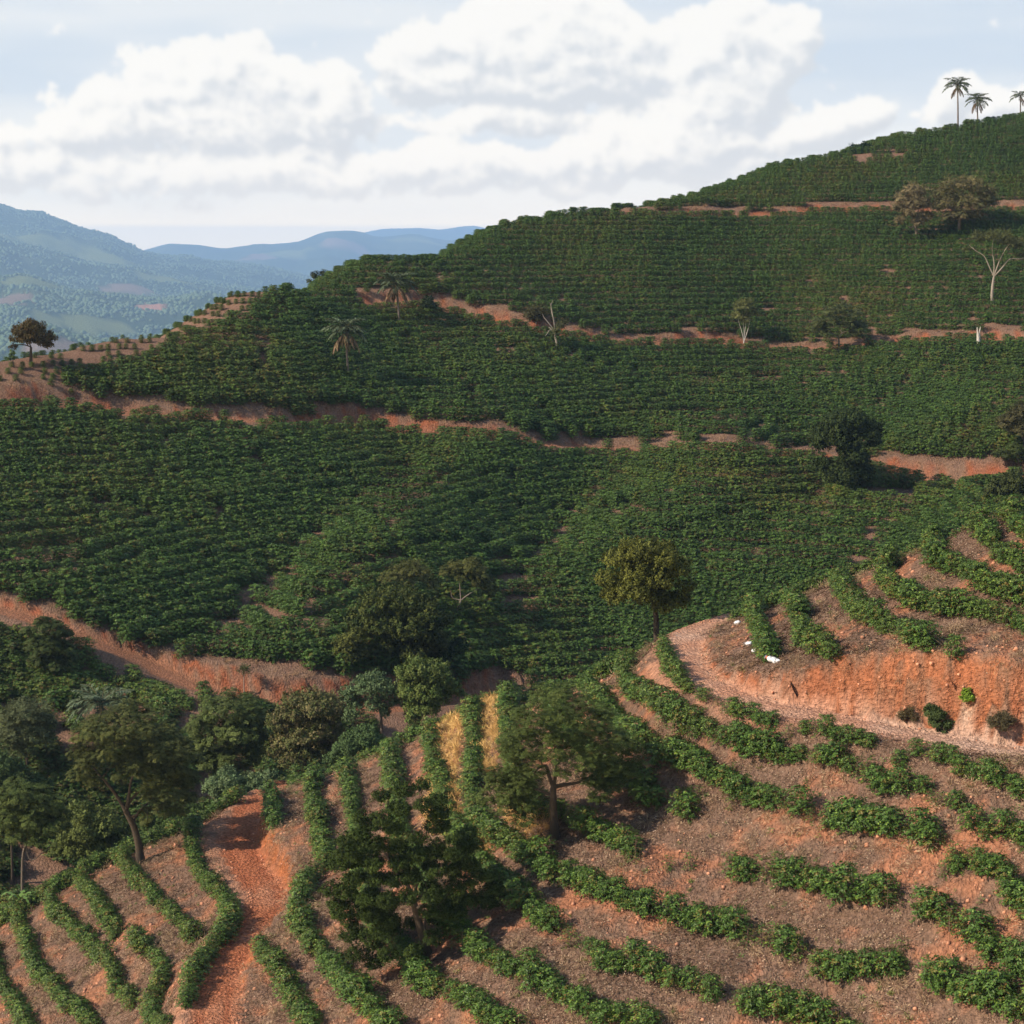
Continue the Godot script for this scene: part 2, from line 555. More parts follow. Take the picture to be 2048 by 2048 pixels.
func carve_folds() -> void:
	# a gully runs down the lower field and a rounded rib beside it; another gully enters the valley by the huge tree
	var lines := [[-3.2, 9.0, [820,885, 700,990, 560,1100, 430,1200, 350,1265]], [2.6, 13.0, [990,885, 860,985, 730,1100, 610,1200, 520,1300]], [-2.6, 9.0, [1180,900, 1090,1010, 1010,1120, 960,1230, 930,1320]], [1.6, 12.0, [1420,920, 1330,1020, 1230,1130, 1150,1230]], [-2.0, 12.0, [900,640, 830,700, 760,770, 700,835]], [2.0, 14.0, [560,640, 500,710, 450,790]], [1.8, 16.0, [1400,450, 1300,560, 1230,650]]]
	var paths := []
	for l in lines:
		var path := PackedVector2Array()
		for k in range(0, l[2].size(), 2):
			var p := base_hit(l[2][k], l[2][k + 1], 160.0)
			path.append(Vector2(p.x, p.z))
		paths.append(path)
	for j in GJ + 1:
		var zz := Z0 * pow(Z1 / Z0, float(j) / GJ)
		if zz < 165.0: continue
		for i in GI + 1:
			var at := Vector2((float(i) / GI * 3.0 - 1.5) * (22.0 + 0.36 * zz), -zz)
			for k in lines.size():
				var best := 1e9
				for m in paths[k].size() - 1:
					best = minf(best, at.distance_to(Geometry2D.get_closest_point_to_segment(at, paths[k][m], paths[k][m + 1])))
				if best < lines[k][1] * 2.6:
					grid[j * (GI + 1) + i] += lines[k][0] * exp(-pow(best / lines[k][1], 2.0)) * smoothstep(165.0, 195.0, zz)

func solve_base() -> void:
	var n := ctrl.size()
	var size := n + 3
	var a := []
	for i in size:
		var row := PackedFloat64Array()
		row.resize(size + 1)
		if i < n:
			for j in n:
				var dx := (ctrl[i].x - ctrl[j].x) / 100.0
				var dz := (ctrl[i].z - ctrl[j].z) / 100.0
				var r2 := dx * dx + dz * dz
				row[j] = r2 * log(r2) if r2 > 1e-9 else LOOSE
			row[n] = 1.0
			row[n + 1] = ctrl[i].x / 100.0
			row[n + 2] = ctrl[i].z / 100.0
			row[size] = ctrl[i].y
		else:
			for j in n:
				row[j] = 1.0 if i == n else ctrl[j].x / 100.0 if i == n + 1 else ctrl[j].z / 100.0
		a.append(row)
	for c in size:
		var best := c
		for r in range(c + 1, size):
			if absf(a[r][c]) > absf(a[best][c]): best = r
		var t = a[c]
		a[c] = a[best]
		a[best] = t
		var pr: PackedFloat64Array = a[c]
		var inv := 1.0 / pr[c]
		for r in range(c + 1, size):
			var rr: PackedFloat64Array = a[r]
			var f := rr[c] * inv
			if f != 0.0:
				for k in range(c, size + 1):
					rr[k] -= f * pr[k]
				a[r] = rr
	weight.resize(size)
	for c in range(size - 1, -1, -1):
		var pr: PackedFloat64Array = a[c]
		var s := pr[size]
		for k in range(c + 1, size):
			s -= pr[k] * weight[k]
		weight[c] = s / pr[c]

func base(x: float, z: float) -> float:
	var zz := clampf(-z, Z0, Z1 - 0.01)
	var fj := log(zz / Z0) / log(Z1 / Z0) * GJ
	var fi := clampf((x / (22.0 + 0.36 * zz) + 1.5) / 3.0 * GI, 0.0, GI - 0.001)
	var i := int(fi)
	var j := int(fj)
	var tx := fi - i
	var ty := fj - j
	var i0 := maxi(i - 1, 0)
	var i3 := mini(i + 2, GI)
	var h0 := 0.0
	var h1 := 0.0
	var h2 := 0.0
	var h3 := 0.0
	var o := maxi(j - 1, 0) * (GI + 1)
	h0 = cubic_interpolate(grid[o + i], grid[o + i + 1], grid[o + i0], grid[o + i3], tx)
	o = j * (GI + 1)
	h1 = cubic_interpolate(grid[o + i], grid[o + i + 1], grid[o + i0], grid[o + i3], tx)
	o = (j + 1) * (GI + 1)
	h2 = cubic_interpolate(grid[o + i], grid[o + i + 1], grid[o + i0], grid[o + i3], tx)
	o = mini(j + 2, GJ) * (GI + 1)
	h3 = cubic_interpolate(grid[o + i], grid[o + i + 1], grid[o + i0], grid[o + i3], tx)
	return cubic_interpolate(h1, h2, h0, h3, ty)

# ======================================================================== roads

# name, half width, side of the hill (+1: to the left of the way the points run), cut below the slope, points [u, v, distance or height]
var roads := []
var bumps := noise(41, 0.16, 3)
var folds := noise(42, 0.03, 2)
var ragged := noise(43, 0.55, 3)
var grooves := noise(44, 1.6, 2)

func add_road(called: String, half: float, hill: float, bank: float, line: PackedVector3Array) -> void:
	line = smooth(line, 5)
	var lo := Vector2(1e9, 1e9)
	var hi := -lo
	for p in line:
		lo = lo.min(Vector2(p.x, p.z))
		hi = hi.max(Vector2(p.x, p.z))
	roads.append({"name": called, "half": half, "hill": hill, "bank": bank, "line": line, "lo": lo - Vector2(11, 11), "hi": hi + Vector2(11, 11)})

func make_roads() -> void:
	carve_folds()
	var line := PackedVector3Array()
	for p in [[1520,1222], [1450,1243], [1392,1268], [1368,1302], [1388,1345], [1442,1380], [1525,1407], [1640,1431], [1770,1457], [1900,1483], [2048,1508], [2250,1538]]:
		line.append(at_height(p[0], p[1], -24.95))
	add_road("right_track", 1.35, 1.0, 3.6, line)
	line = PackedVector3Array()
	for p in [[560,1570], [521,1598], [499,1630], [480,1662], [480,1694], [501,1734], [527,1773], [536,1802], [515,1842], [490,1876], [462,1913], [446,1944], [436,1979], [428,2027], [420,2080]]:
		line.append(at_height(p[0], p[1], -40.3))
	add_road("left_track", 1.35, 1.0, 3.2, line)
	for r in [
		["valley_road", 1.4, 1.0, 2.0, 0.9, [[-300,1200], [-60,1212], [60,1240], [160,1272], [260,1302], [340,1334], [430,1362], [520,1385], [620,1400], [720,1404], [830,1392], [930,1378], [1010,1362]]],
		["lower_hill_road", 1.4, 1.0, 1.8, 0.75, [[-300,812], [0,812], [110,806], [225,816], [400,826], [560,838], [730,850], [900,868], [1060,880], [1200,890], [1330,895], [1450,902], [1580,915], [1680,926], [1800,940], [1920,948], [2048,948], [2300,945]]],
		["middle_hill_road", 1.5, 1.0, 1.8, 0.8, [[740,603], [800,601], [880,612], [960,632], [1050,655], [1150,672], [1300,680], [1400,684], [1500,688], [1600,690], [1760,685], [1900,680], [2048,678], [2300,680]]],
		["upper_hill_road", 1.3, 1.0, 1.6, 0.5, [[1150,436], [1200,430], [1300,430], [1400,430], [1500,428], [1650,424], [1780,422], [1900,420], [2048,415], [2300,410]]],
	]:
		line = PackedVector3Array()
		for p in r[5]:
			var g := PackedFloat32Array()
			var q := base_hit(p[0], p[1], 150.0)
			var cut: float = r[4]
			if r[0] == "valley_road": cut = lerpf(0.1, 1.2, clampf((p[0] - 150.0) / 250.0, 0, 1))
			if r[0] == "lower_hill_road" and p[0] > 1620: cut = lerpf(0.75, 1.8, clampf((p[0] - 1620.0) / 250.0, 0, 1))
			q.y -= cut
			line.append(q)
		add_road(r[0], r[1], r[2], r[3], line)

func base_hit(u: float, v: float, near: float) -> Vector3:
	var r := ray(u, v)
	r /= Vector2(r.x, r.z).length()
	var d := near
	while d < 560.0:
		var p := r * d
		if p.y < base(p.x, p.z): return Vector3(p.x, base(p.x, p.z), p.z)
		d += 0.5
	return r * 400.0

var zone := 0        # what the last call of land() found: 0 slope, 1 road, 2 bank, 3 verge
var zone_at := 0.0   # metres from the road's middle
var zone_along := 0.0
var zone_rill := 0.0
var zone_road := -1

func land(x: float, z: float) -> float:
	var h := base(x, z)
	var far := smoothstep(130.0, 220.0, -z)
	h += bumps.get_noise_2d(x, z) * lerpf(0.22, 0.35, far) + folds.get_noise_2d(x, z) * far * 1.3
	if far < 1.0: h += (ragged.get_noise_2d(x * 1.4 + 50.0, z * 1.4) * 0.16 + grooves.get_noise_2d(x * 0.8, z * 0.8) * 0.07) * (1.0 - far)
	zone = 0
	zone_road = -1
	for ri in roads.size():
		var r = roads[ri]
		if x < r.lo.x or z < r.lo.y or x > r.hi.x or z > r.hi.y: continue
		var line: PackedVector3Array = r.line
		var best := 1e9
		var at := 0
		var bt := 0.0
		for k in line.size() - 1:
			var ax := line[k].x
			var az := line[k].z
			var dx := line[k + 1].x - ax
			var dz := line[k + 1].z - az
			var t := clampf(((x - ax) * dx + (z - az) * dz) / (dx * dx + dz * dz), 0.0, 1.0)
			var ex := x - ax - dx * t
			var ez := z - az - dz * t
			var d2 := ex * ex + ez * ez
			if d2 < best:
				best = d2
				at = k
				bt = t
		if best > 100.0: continue
		var p := line[at]
		var q := line[at + 1]
		var y := lerpf(p.y, q.y, bt)
		var d := sqrt(best)
		var side: float = signf((q.x - p.x) * (z - p.z) - (q.z - p.z) * (x - p.x)) * -r.hill
		var s := d * side
		var half: float = r.half
		zone_rill = grooves.get_noise_2d(lerpf(p.x, q.x, bt) * 1.1, lerpf(p.z, q.z, bt) * 1.1)
		var rough := ragged.get_noise_2d(x, z) * 0.3 + grooves.get_noise_2d(x, z) * 0.10 + zone_rill * 0.34
		if s > half * 0.8: s += rough
		zone_along = at + bt
		if ri == 1 and s > half and s < 2.7:
			# the ground above the bank keeps its height up to the cut
			var ox := x - lerpf(p.x, q.x, bt)
			var oz := z - lerpf(p.z, q.z, bt)
			var lift := base(x - ox + ox / d * 2.7, z - oz + oz / d * 2.7) - (2.7 - s) * 0.4
			h = maxf(h, lift)
		if absf(s) <= half:
			zone = 1
			zone_at = s
			zone_road = ri
			var rut := 0.09 * (exp(-pow((absf(s) - 0.72) / 0.2, 2.0)))
			return y - rut + bumps.get_noise_2d(x * 3.0, z * 3.0) * 0.05 + 0.05 * (s / half)
		if s > half:
			var b: float = y + (s - half) * r.bank
			if b < h:
				zone = 2
				zone_at = s
				zone_road = ri
				return b + grooves.get_noise_2d(x * 1.7, z * 1.7) * 0.16
			if s < half + 3.2:
				zone = 3
				zone_at = s
				zone_road = ri
			return h if h > y else lerpf(y, h, smoothstep(half, half + 2.5, s))
		var k := smoothstep(half, half + 2.6, -s)
		if k < 1.0:
			zone = 4
			zone_at = s
			zone_road = ri
			return lerpf(y, h, k)
	return h

# ======================================================================== terrain mesh

func strip_rows() -> PackedFloat32Array:
	var out := PackedFloat32Array()
	var z := 58.0
	while z < 620.0:
		out.append(z)
		z += 0.29 if z < 142.0 else lerpf(0.5, 1.7, clampf((z - 142.0) / 180.0, 0.0, 1.0)) if z < 480.0 else 5.0
	return out

func build_terrain() -> void:
	var zs := strip_rows()
	var cols := 330
	var v := PackedVector3Array()
	var col := PackedColorArray()
	var code := PackedByteArray()
	var count := zs.size()
	var patch := noise(51, 0.11, 4)
	var spots := noise(52, 0.45, 3)
	var broad := noise(53, 0.02, 3)
	for j in count:
		var zz := zs[j]
		var w := 22.0 + 0.36 * zz
		for i in cols + 1:
			var x := (float(i) / cols * 2.0 - 1.0) * w
			var y := land(x, -zz)
			var steep := zone
			var road := zone_road
			var rill := smoothstep(-0.1, 0.35, zone_rill)
			var across := zone_at
			v.append(Vector3(x, y, -zz))
			code.append(0 if steep != 1 and steep != 2 else road * 2 + steep)
			var a := patch.get_noise_2d(x, zz) * 0.5 + 0.5
			var b := spots.get_noise_2d(x, zz) * 0.5 + 0.5
			var c := broad.get_noise_2d(x, zz) * 0.5 + 0.5
			# bare earth, and the grey-brown mulch of leaves and prunings that lies between the rows
			var earth := Color(0.36, 0.155, 0.088).lerp(Color(0.43, 0.20, 0.12), b)
			var mulch := Color(0.20, 0.122, 0.086).lerp(Color(0.28, 0.185, 0.14), b)
			var k := mulch.lerp(earth, smoothstep(0.50, 0.64, a * 0.5 + b * 0.5))
			if zz > 142.0:
				k = Color(0.24, 0.14, 0.095).lerp(Color(0.30, 0.185, 0.135), b)
				
			if steep == 1:
				if road == 0: k = Color(0.62, 0.32, 0.21).lerp(Color(0.66, 0.42, 0.31), smoothstep(0.35, 0.75, a)).lerp(Color(0.66, 0.48, 0.39), smoothstep(14.0, 30.0, x) * 0.7)
				elif road == 1: k = Color(0.46, 0.165, 0.085).lerp(Color(0.54, 0.25, 0.15), smoothstep(0.38, 0.7, a))
				else: k = Color(0.42, 0.19, 0.11).lerp(Color(0.33, 0.17, 0.11), b)
			elif steep == 2:
				if road == 0: k = Color(0.43, 0.165, 0.085).lerp(Color(0.29, 0.16, 0.105), rill * smoothstep(0.3, 0.6, a * 0.5 + b * 0.5)).lerp(Color(0.58, 0.38, 0.28), smoothstep(0.5, 0.7, b) * smoothstep(12.0, 22.0, x) * (1.0 if across < 1.75 else 0.0))
				elif road == 1: k = Color(0.48, 0.17, 0.072).lerp(Color(0.34, 0.15, 0.085), rill * 0.7 + 0.3 * b)
				else: k = Color(0.34, 0.115, 0.06).lerp(Color(0.25, 0.155, 0.11), smoothstep(0.38, 0.62, b * 0.5 + a * 0.3 + rill * 0.2))
			elif steep == 3 and road > 1:
				k = Color(0.27, 0.175, 0.125).lerp(Color(0.22, 0.13, 0.095), b)
			elif steep == 4 and road <= 1 and -across < 2.6:
				k = k.lerp(Color(0.50, 0.26, 0.17), smoothstep(3.0, 2.0, -across) * smoothstep(0.2, 0.5, b))
			if steep == 1 and road <= 1:   # wheel tracks, packed and paler
				k = k.lerp(Color(0.56, 0.33, 0.235) if road == 0 else Color(0.42, 0.145, 0.075), exp(-pow((absf(across) - 0.72) / 0.22, 2.0)) * smoothstep(0.3, 0.6, b))
			k = k * lerpf(0.92, 1.10, c)
			k.a = 1.0
			col.append(k)
	var whole := sheet(v, col, cols + 1, count)
	var arrays := whole.surface_get_arrays(0)
	var nn: PackedVector3Array = arrays[Mesh.ARRAY_NORMAL]
	var idx: PackedInt32Array = arrays[Mesh.ARRAY_INDEX]
	var ground := PackedInt32Array()
	var others := {}
	for q in range(0, idx.size(), 6):
		var c := code[idx[q]]
		if c == 0:
			ground.append_array(idx.slice(q, q + 6))
		else:
			if not others.has(c): others[c] = PackedInt32Array()
			others[c].append_array(idx.slice(q, q + 6))
	arrays[Mesh.ARRAY_INDEX] = ground
	var mesh := ArrayMesh.new()
	mesh.add_surface_from_arrays(Mesh.PRIMITIVE_TRIANGLES, arrays)
	var o := MeshInstance3D.new()
	o.name = "terrain"
	o.mesh = mesh
	o.material_override = M.soil
	add_child(o)
	tag(o, "steep reddish brown hillsides of the coffee farm", "terrain", "", "structure")
	var said := ["pale pinkish earth track curving round the near spur's right side", "red earth track winding down the near spur's left side", "earth road along the valley foot of the far hillside", "lower earth road crossing the far hillside", "middle earth road crossing the far hillside", "upper earth road near the top of the far hillside"]
	for c in others:
		var g := Geo.new()
		var known := {}
		for i in others[c]:
			if not known.has(i):
				known[i] = g.v.size()
				g.v.append(v[i])
				g.n.append(nn[i])
				g.c.append(col[i])
			g.i.append(known[i])
		var is_road: bool = c % 2 == 1
		var t := MeshInstance3D.new()
		t.name = numbered("earth_road" if is_road else "earth_bank")
		t.mesh = g.mesh()
		t.material_override = M.soil
		add_child(t)
		tag(t, said[(c - 1) / 2] if is_road else "steep cut bank above the " + said[(c - 1) / 2], "road" if is_road else "bank", "", "structure")

func sheet(v: PackedVector3Array, col: PackedColorArray, across: int, deep: int) -> ArrayMesh:
	var n := PackedVector3Array()
	n.resize(v.size())
	var idx := PackedInt32Array()
	for j in deep:
		for i in across:
			var l := v[j * across + maxi(i - 1, 0)]
			var r := v[j * across + mini(i + 1, across - 1)]
			var b := v[maxi(j - 1, 0) * across + i]
			var f := v[mini(j + 1, deep - 1) * across + i]
			n[j * across + i] = (r - l).cross(f - b).normalized()
			if i < across - 1 and j < deep - 1:
				var a := j * across + i
				idx.append_array(PackedInt32Array([a, a + across, a + 1, a + 1, a + across, a + across + 1]))
	var arrays := []
	arrays.resize(Mesh.ARRAY_MAX)
	arrays[Mesh.ARRAY_VERTEX] = v
	arrays[Mesh.ARRAY_NORMAL] = n
	arrays[Mesh.ARRAY_COLOR] = col
	arrays[Mesh.ARRAY_INDEX] = idx
	var m := ArrayMesh.new()
	m.add_surface_from_arrays(Mesh.PRIMITIVE_TRIANGLES, arrays)
	return m

# ======================================================================== mesh builder

class Geo:
	var v := PackedVector3Array()
	var n := PackedVector3Array()
	var c := PackedColorArray()
	var i := PackedInt32Array()
	# a folded leaf: base, two shoulders, tip
	func leaf(p: Vector3, along: Vector3, face: Vector3, length: float, width: float, bend: float, k: Color, soft: Vector3) -> void:
		var side := along.cross(face).normalized()
		var up := side.cross(along).normalized()
		var b := v.size()
		var mid := p + along * length * 0.45
		v.append(p)
		v.append(mid + side * width * 0.5 + up * bend * width)
		v.append(p + along * length - up * bend * length * 0.5)
		v.append(mid - side * width * 0.5 + up * bend * width)
		var nn := (up + soft).normalized()
		for q in 4:
			n.append(nn)
			c.append(k)
		i.append_array(PackedInt32Array([b, b + 2, b + 1, b, b + 3, b + 2]))
	func tube(path: PackedVector3Array, radius: PackedFloat32Array, sides: int, k := Color.WHITE, wobble := 0.0) -> void:
		var start := v.size()
		var ref := Vector3(0.31, 0.2, 0.93)
		for a in path.size():
			var dir := (path[mini(a + 1, path.size() - 1)] - path[maxi(a - 1, 0)]).normalized()
			var x := dir.cross(ref).normalized()
			if x.length() < 0.1: x = dir.cross(Vector3.RIGHT).normalized()
			var y := dir.cross(x)
			for s in sides:
				var t := TAU * s / sides
				var o := x * cos(t) + y * sin(t)
				var r := radius[a] * (1.0 + wobble * sin(s * 2.4 + a * 1.7))
				v.append(path[a] + o * r)
				n.append(o)
				c.append(k)
		for a in path.size() - 1:
			for s in sides:
				var p := start + a * sides + s
				var q := start + a * sides + (s + 1) % sides
				i.append_array(PackedInt32Array([p, p + sides, q, q, p + sides, q + sides]))
		# close the end
		var e := v.size()
		v.append(path[path.size() - 1])
		n.append((path[path.size() - 1] - path[path.size() - 2]).normalized())
		c.append(k)
		for s in sides:
			var p := start + (path.size() - 1) * sides
			i.append_array(PackedInt32Array([p + s, e, p + (s + 1) % sides]))
	func mesh() -> ArrayMesh:
		var a := []
		a.resize(Mesh.ARRAY_MAX)
		a[Mesh.ARRAY_VERTEX] = v
		a[Mesh.ARRAY_NORMAL] = n
		a[Mesh.ARRAY_COLOR] = c
		a[Mesh.ARRAY_INDEX] = i
		var m := ArrayMesh.new()
		m.add_surface_from_arrays(Mesh.PRIMITIVE_TRIANGLES, a)
		return m

func ball(r: RandomNumberGenerator) -> Vector3:
	while true:
		var p := Vector3(r.randf_range(-1, 1), r.randf_range(-1, 1), r.randf_range(-1, 1))
		var l := p.length()
		if l < 1.0 and l > 0.05: return p
	return Vector3.UP

func shade(k: Color, f: float) -> Color:
	return Color(k.r * f, k.g * f, k.b * f)

# ======================================================================== far mountains

const RIDGES := [
	# distance, front slope length, [u, v ...] along the skyline of that ridge
	[14212.0, 4338.4, [-900,420, -300,395, 0,405, 53,419, 90,421, 132,440, 180,461, 223,469, 265,488, 297,503, 345,512, 392,516, 440,524, 510,530, 560,538, 604,550, 700,575, 900,640, 1400,700, 2600,720]],
	[10920.8, 3291.2, [-900,450, -300,440, 0,472, 64,493, 132,509, 185,523, 265,535, 330,552, 420,566, 520,580, 620,596, 800,640, 1400,700, 2600,720]],
	[7779.2, 2393.6, [-900,560, -300,560, 0,560, 60,552, 150,580, 230,592, 330,600, 420,590, 500,610, 620,640, 900,690, 1400,720, 2600,740]],
	[5086.4, 1645.6, [-900,640, -300,660, 0,668, 90,655, 170,680, 260,690, 350,672, 450,660, 560,690, 900,740, 1400,760, 2600,780]],
	[21120.0, 5940.0, [-900,522, 0,522, 240,518, 313,497, 345,488, 392,490, 460,497, 530,489, 600,485, 630,474, 662,464, 710,462, 760,474, 830,470, 900,482, 1100,478, 1500,480, 2600,470]],
	[29040.0, 7260.0, [-900,524, 0,524, 400,518, 570,500, 636,472, 720,466, 768,459, 816,457, 870,459, 912,455, 948,453, 981,457, 1050,466, 1300,470, 1700,455, 2600,460]],
]
var spurs := noise(61, 0.0006, 4)
var knolls := noise(62, 0.0018, 3)

func far_land(x: float, zz: float) -> float:
	var u := 1024.0 + FOCAL * x / zz
	var h := -480.0
	var warp := spurs.get_noise_2d(x, zz * 0.55)
	for r in RIDGES:
		var px: Array = r[2]
		var v: float = px[1]
		for k in range(0, px.size() - 2, 2):
			if u >= px[k] and u <= px[k + 2]:
				v = lerpf(px[k + 1], px[k + 3], smoothstep(0.0, 1.0, (u - px[k]) / (px[k + 2] - px[k])) * 0.5 + 0.5 * (u - px[k]) / (px[k + 2] - px[k]))
				break
			v = px[k + 3]
		var d: float = r[0]
		var top := d * tan(atan((1024.0 - v) / FOCAL) - deg_to_rad(7.81)) + 0.0
		var off := (d - zz) / float(r[1])
		var f := 0.0
		if off > 0.0:
			f = off * (0.9 + 0.5 * warp)
			f = clampf(f, 0.0, 1.2)
		else: f = -off * 0.8
		var y := top - (top + 560.0) * smoothstep(0.0, 1.25, f) 
		h = maxf(h, y)
	return h + knolls.get_noise_2d(x, zz) * clampf(zz * 0.0028, 0.0, 28.0)

func far_hit(u: float, v: float) -> Vector3:
	var r := ray(u, v)
	r /= -r.z
	var d := 620.0
	while d < 33000.0:
		if r.y * d < far_land(r.x * d, d): return r * d
		d *= 1.004
	return r * d

func build_mountains() -> void:
	var patches := []
	for p in [[85,480,55,12,0], [150,500,70,12,0], [215,515,60,9,0], [20,478,30,8,0], [300,614,30,10,1], [190,650,70,16,0], [105,642,45,10,0], [60,560,60,14,0], [330,560,60,9,0], [420,640,60,10,0], [250,578,50,8,2], [560,505,60,8,0], [520,520,50,6,2], [830,480,60,8,0], [700,490,60,8,2], [130,700,80,14,2], [20,600,40,10,2]]:
		var c := far_hit(p[0], p[1])
		patches.append([c.x, -c.z, p[2] / FOCAL * -c.z, maxf(p[3] / FOCAL * -c.z * 7.0, 30.0), p[4]])
	var v := PackedVector3Array()
	var col := PackedColorArray()
	var across := 260
	var zs := PackedFloat32Array()
	var z := 560.0
	while z < 33000.0:
		zs.append(z)
		z *= 1.014
	var tone := noise(63, 0.0015, 4)
	for zz in zs:
		var w := 60.0 + 0.62 * zz
		for i in across + 1:
			var x := (float(i) / across * 2.0 - 1.0) * w
			v.append(Vector3(x, far_land(x, zz), -zz))
			var t := tone.get_noise_2d(x, zz) * 0.5 + 0.5
			var k := Color(0.04, 0.068, 0.028).lerp(Color(0.075, 0.10, 0.04), smoothstep(0.5, 0.75, t))
			var q := patch_at(patches, x, zz, t)
			if q == 0: k = Color(0.17, 0.20, 0.075)
			elif q == 1: k = Color(0.50, 0.24, 0.15)
			elif q == 2: k = Color(0.25, 0.17, 0.12)
			col.append(k)
	var o := MeshInstance3D.new()
	o.name = "mountains"
	o.mesh = sheet(v, col, across + 1, zs.size())
	o.material_override = M.hill
	add_child(o)
	tag(o, "hazy blue mountains and foothills beyond the farm's ridge", "mountains", "", "structure")
	# forest on the mountain sides: one mass
	var r := RandomNumberGenerator.new()
	r.seed = 8
	var g := Geo.new()
	var lump := noise(64, 1.1, 2)
	var rings := 5
	var sides := 8
	for a in rings + 1:
		for s in sides:
			var e := -0.4 + (PI / 2 + 0.4) * a / rings
			var t := TAU * s / sides
			var d := Vector3(cos(t) * cos(e), sin(e), sin(t) * cos(e))
			g.v.append(d * (0.5 + 0.22 * lump.get_noise_3dv(d)))
			g.n.append(d)
			g.c.append(Color.WHITE)
	for a in rings:
		for s in sides:
			var p := a * sides + s
			var q := a * sides + (s + 1) % sides
			g.i.append_array(PackedInt32Array([p, q, p + sides, q, q + sides, p + sides]))
	var crown := g.mesh()
	var where := []
	var tints := PackedColorArray()
	var tries := 0
	while where.size() < 32000 and tries < 90000:
		tries += 1
		var zz := 3400.0 * pow(14900.0 / 3400.0, r.randf())
		var x := zz * r.randf_range(-0.31, -0.02)
		var t := tone.get_noise_2d(x, zz) * 0.5 + 0.5
		if patch_at(patches, x, zz, t) >= 0: continue
		if tone.get_noise_2d(x * 2.0 + 900, zz * 2.0) < -0.06 and r.randf() < 0.85: continue
		var size := r.randf_range(10.0, 21.0)
		where.append(Transform3D(Basis(Vector3.UP, r.randf() * TAU).scaled(Vector3(size, size * r.randf_range(0.8, 1.2), size)), Vector3(x, far_land(x, zz), -zz)))
		var f := r.randf_range(0.75, 1.2)
		tints.append(Color(0.04 * f, 0.075 * f, 0.028 * f))
	var m := StandardMaterial3D.new()
	m.resource_name = "far_foliage"
	m.vertex_color_use_as_albedo = true
	m.roughness = 0.8
	var w := many("forest", crown, m, where, tints, self)
	tag(w, "far dark woodland covering the hazy mountain sides", "forest", "", "stuff")

func patch_at(patches: Array, x: float, zz: float, t: float) -> int:
	for p in patches:
		var dx: float = (x - p[0]) / p[2]
		var dz: float = (zz - p[1]) / p[3]
		if dx * dx + dz * dz < 0.6 + t * 0.9: return p[4]
	return -1

# ======================================================================== plants: meshes

var bushes := []        # near, with every leaf
var sparse_bushes := []
var field_bushes := []  # further off
var sprigs := {}

func coffee(s: int, width: float, height: float, branches: int, per: int, length: float, young: float, yellow: float, twiggy: bool) -> ArrayMesh:
	var r := RandomNumberGenerator.new()
	r.seed = s
	var g := Geo.new()
	for b in branches:
		var f := (b + r.randf()) / branches
		var h := height * lerpf(0.10, 0.92, f)
		var a := b * 2.399963 + r.randf_range(-0.35, 0.35)
		var reach := width * 0.5 * sqrt(maxf(0.06, 1.0 - pow((f - 0.40) / 0.64, 2.0))) * r.randf_range(0.72, 1.12)
		var out := Vector3(cos(a), 0, sin(a))
		var lift := r.randf_range(-0.05, 0.35) + f * 0.3
		var tone := r.randf_range(0.72, 1.28)
		var gold := r.randf() < yellow
		for k in per:
			var t := pow((k + r.randf()) / per, 0.6)
			var p := out * reach * t + Vector3(0, h + lift * reach * t - 0.22 * t * t * reach, 0)
			p += Vector3(r.randf_range(-1, 1), r.randf_range(-1, 1), r.randf_range(-1, 1)) * length * 0.45
			var lateral := Vector3(-out.z, 0, out.x) * (1.0 if k % 2 == 0 else -1.0)
			var along := (out * r.randf_range(0.2, 1.0) + lateral * r.randf_range(0.2, 1.0) + Vector3(0, r.randf_range(-0.75, 0.15), 0)).normalized()
			var face := (Vector3.UP * r.randf_range(0.4, 1.0) + out * r.randf_range(0.0, 0.9) + ball(r) * 0.5).normalized()
			var kf := tone * r.randf_range(0.75, 1.25)
			var c := Color(0.046, 0.088, 0.018)
			if t > 0.8 and r.randf() < young: c = Color(0.10, 0.155, 0.025)
			if gold and r.randf() < 0.6: c = Color(0.095, 0.082, 0.02)
			elif r.randf() < yellow * 0.25: c = Color(0.11, 0.062, 0.022)
			g.leaf(p, along, face, length * r.randf_range(0.7, 1.2), length * 0.46, 0.12, shade(c, kf), out * 0.35 + Vector3(0, 0.25, 0))
		if twiggy or b % 3 == 0:
			var tip := out * reach * 0.92 + Vector3(0, h + lift * reach * 0.9 - 0.18 * reach, 0)
			g.tube(PackedVector3Array([Vector3(0, h, 0), tip]), PackedFloat32Array([0.014, 0.006]), 3, Color(0.13, 0.085, 0.055))
	g.tube(PackedVector3Array([Vector3(0, -0.25, 0), Vector3(0.02, height * 0.5, 0.01), Vector3(0, height * 0.92, 0)]), PackedFloat32Array([0.035, 0.025, 0.01]), 5, Color(0.14, 0.10, 0.075))
	return g.mesh()

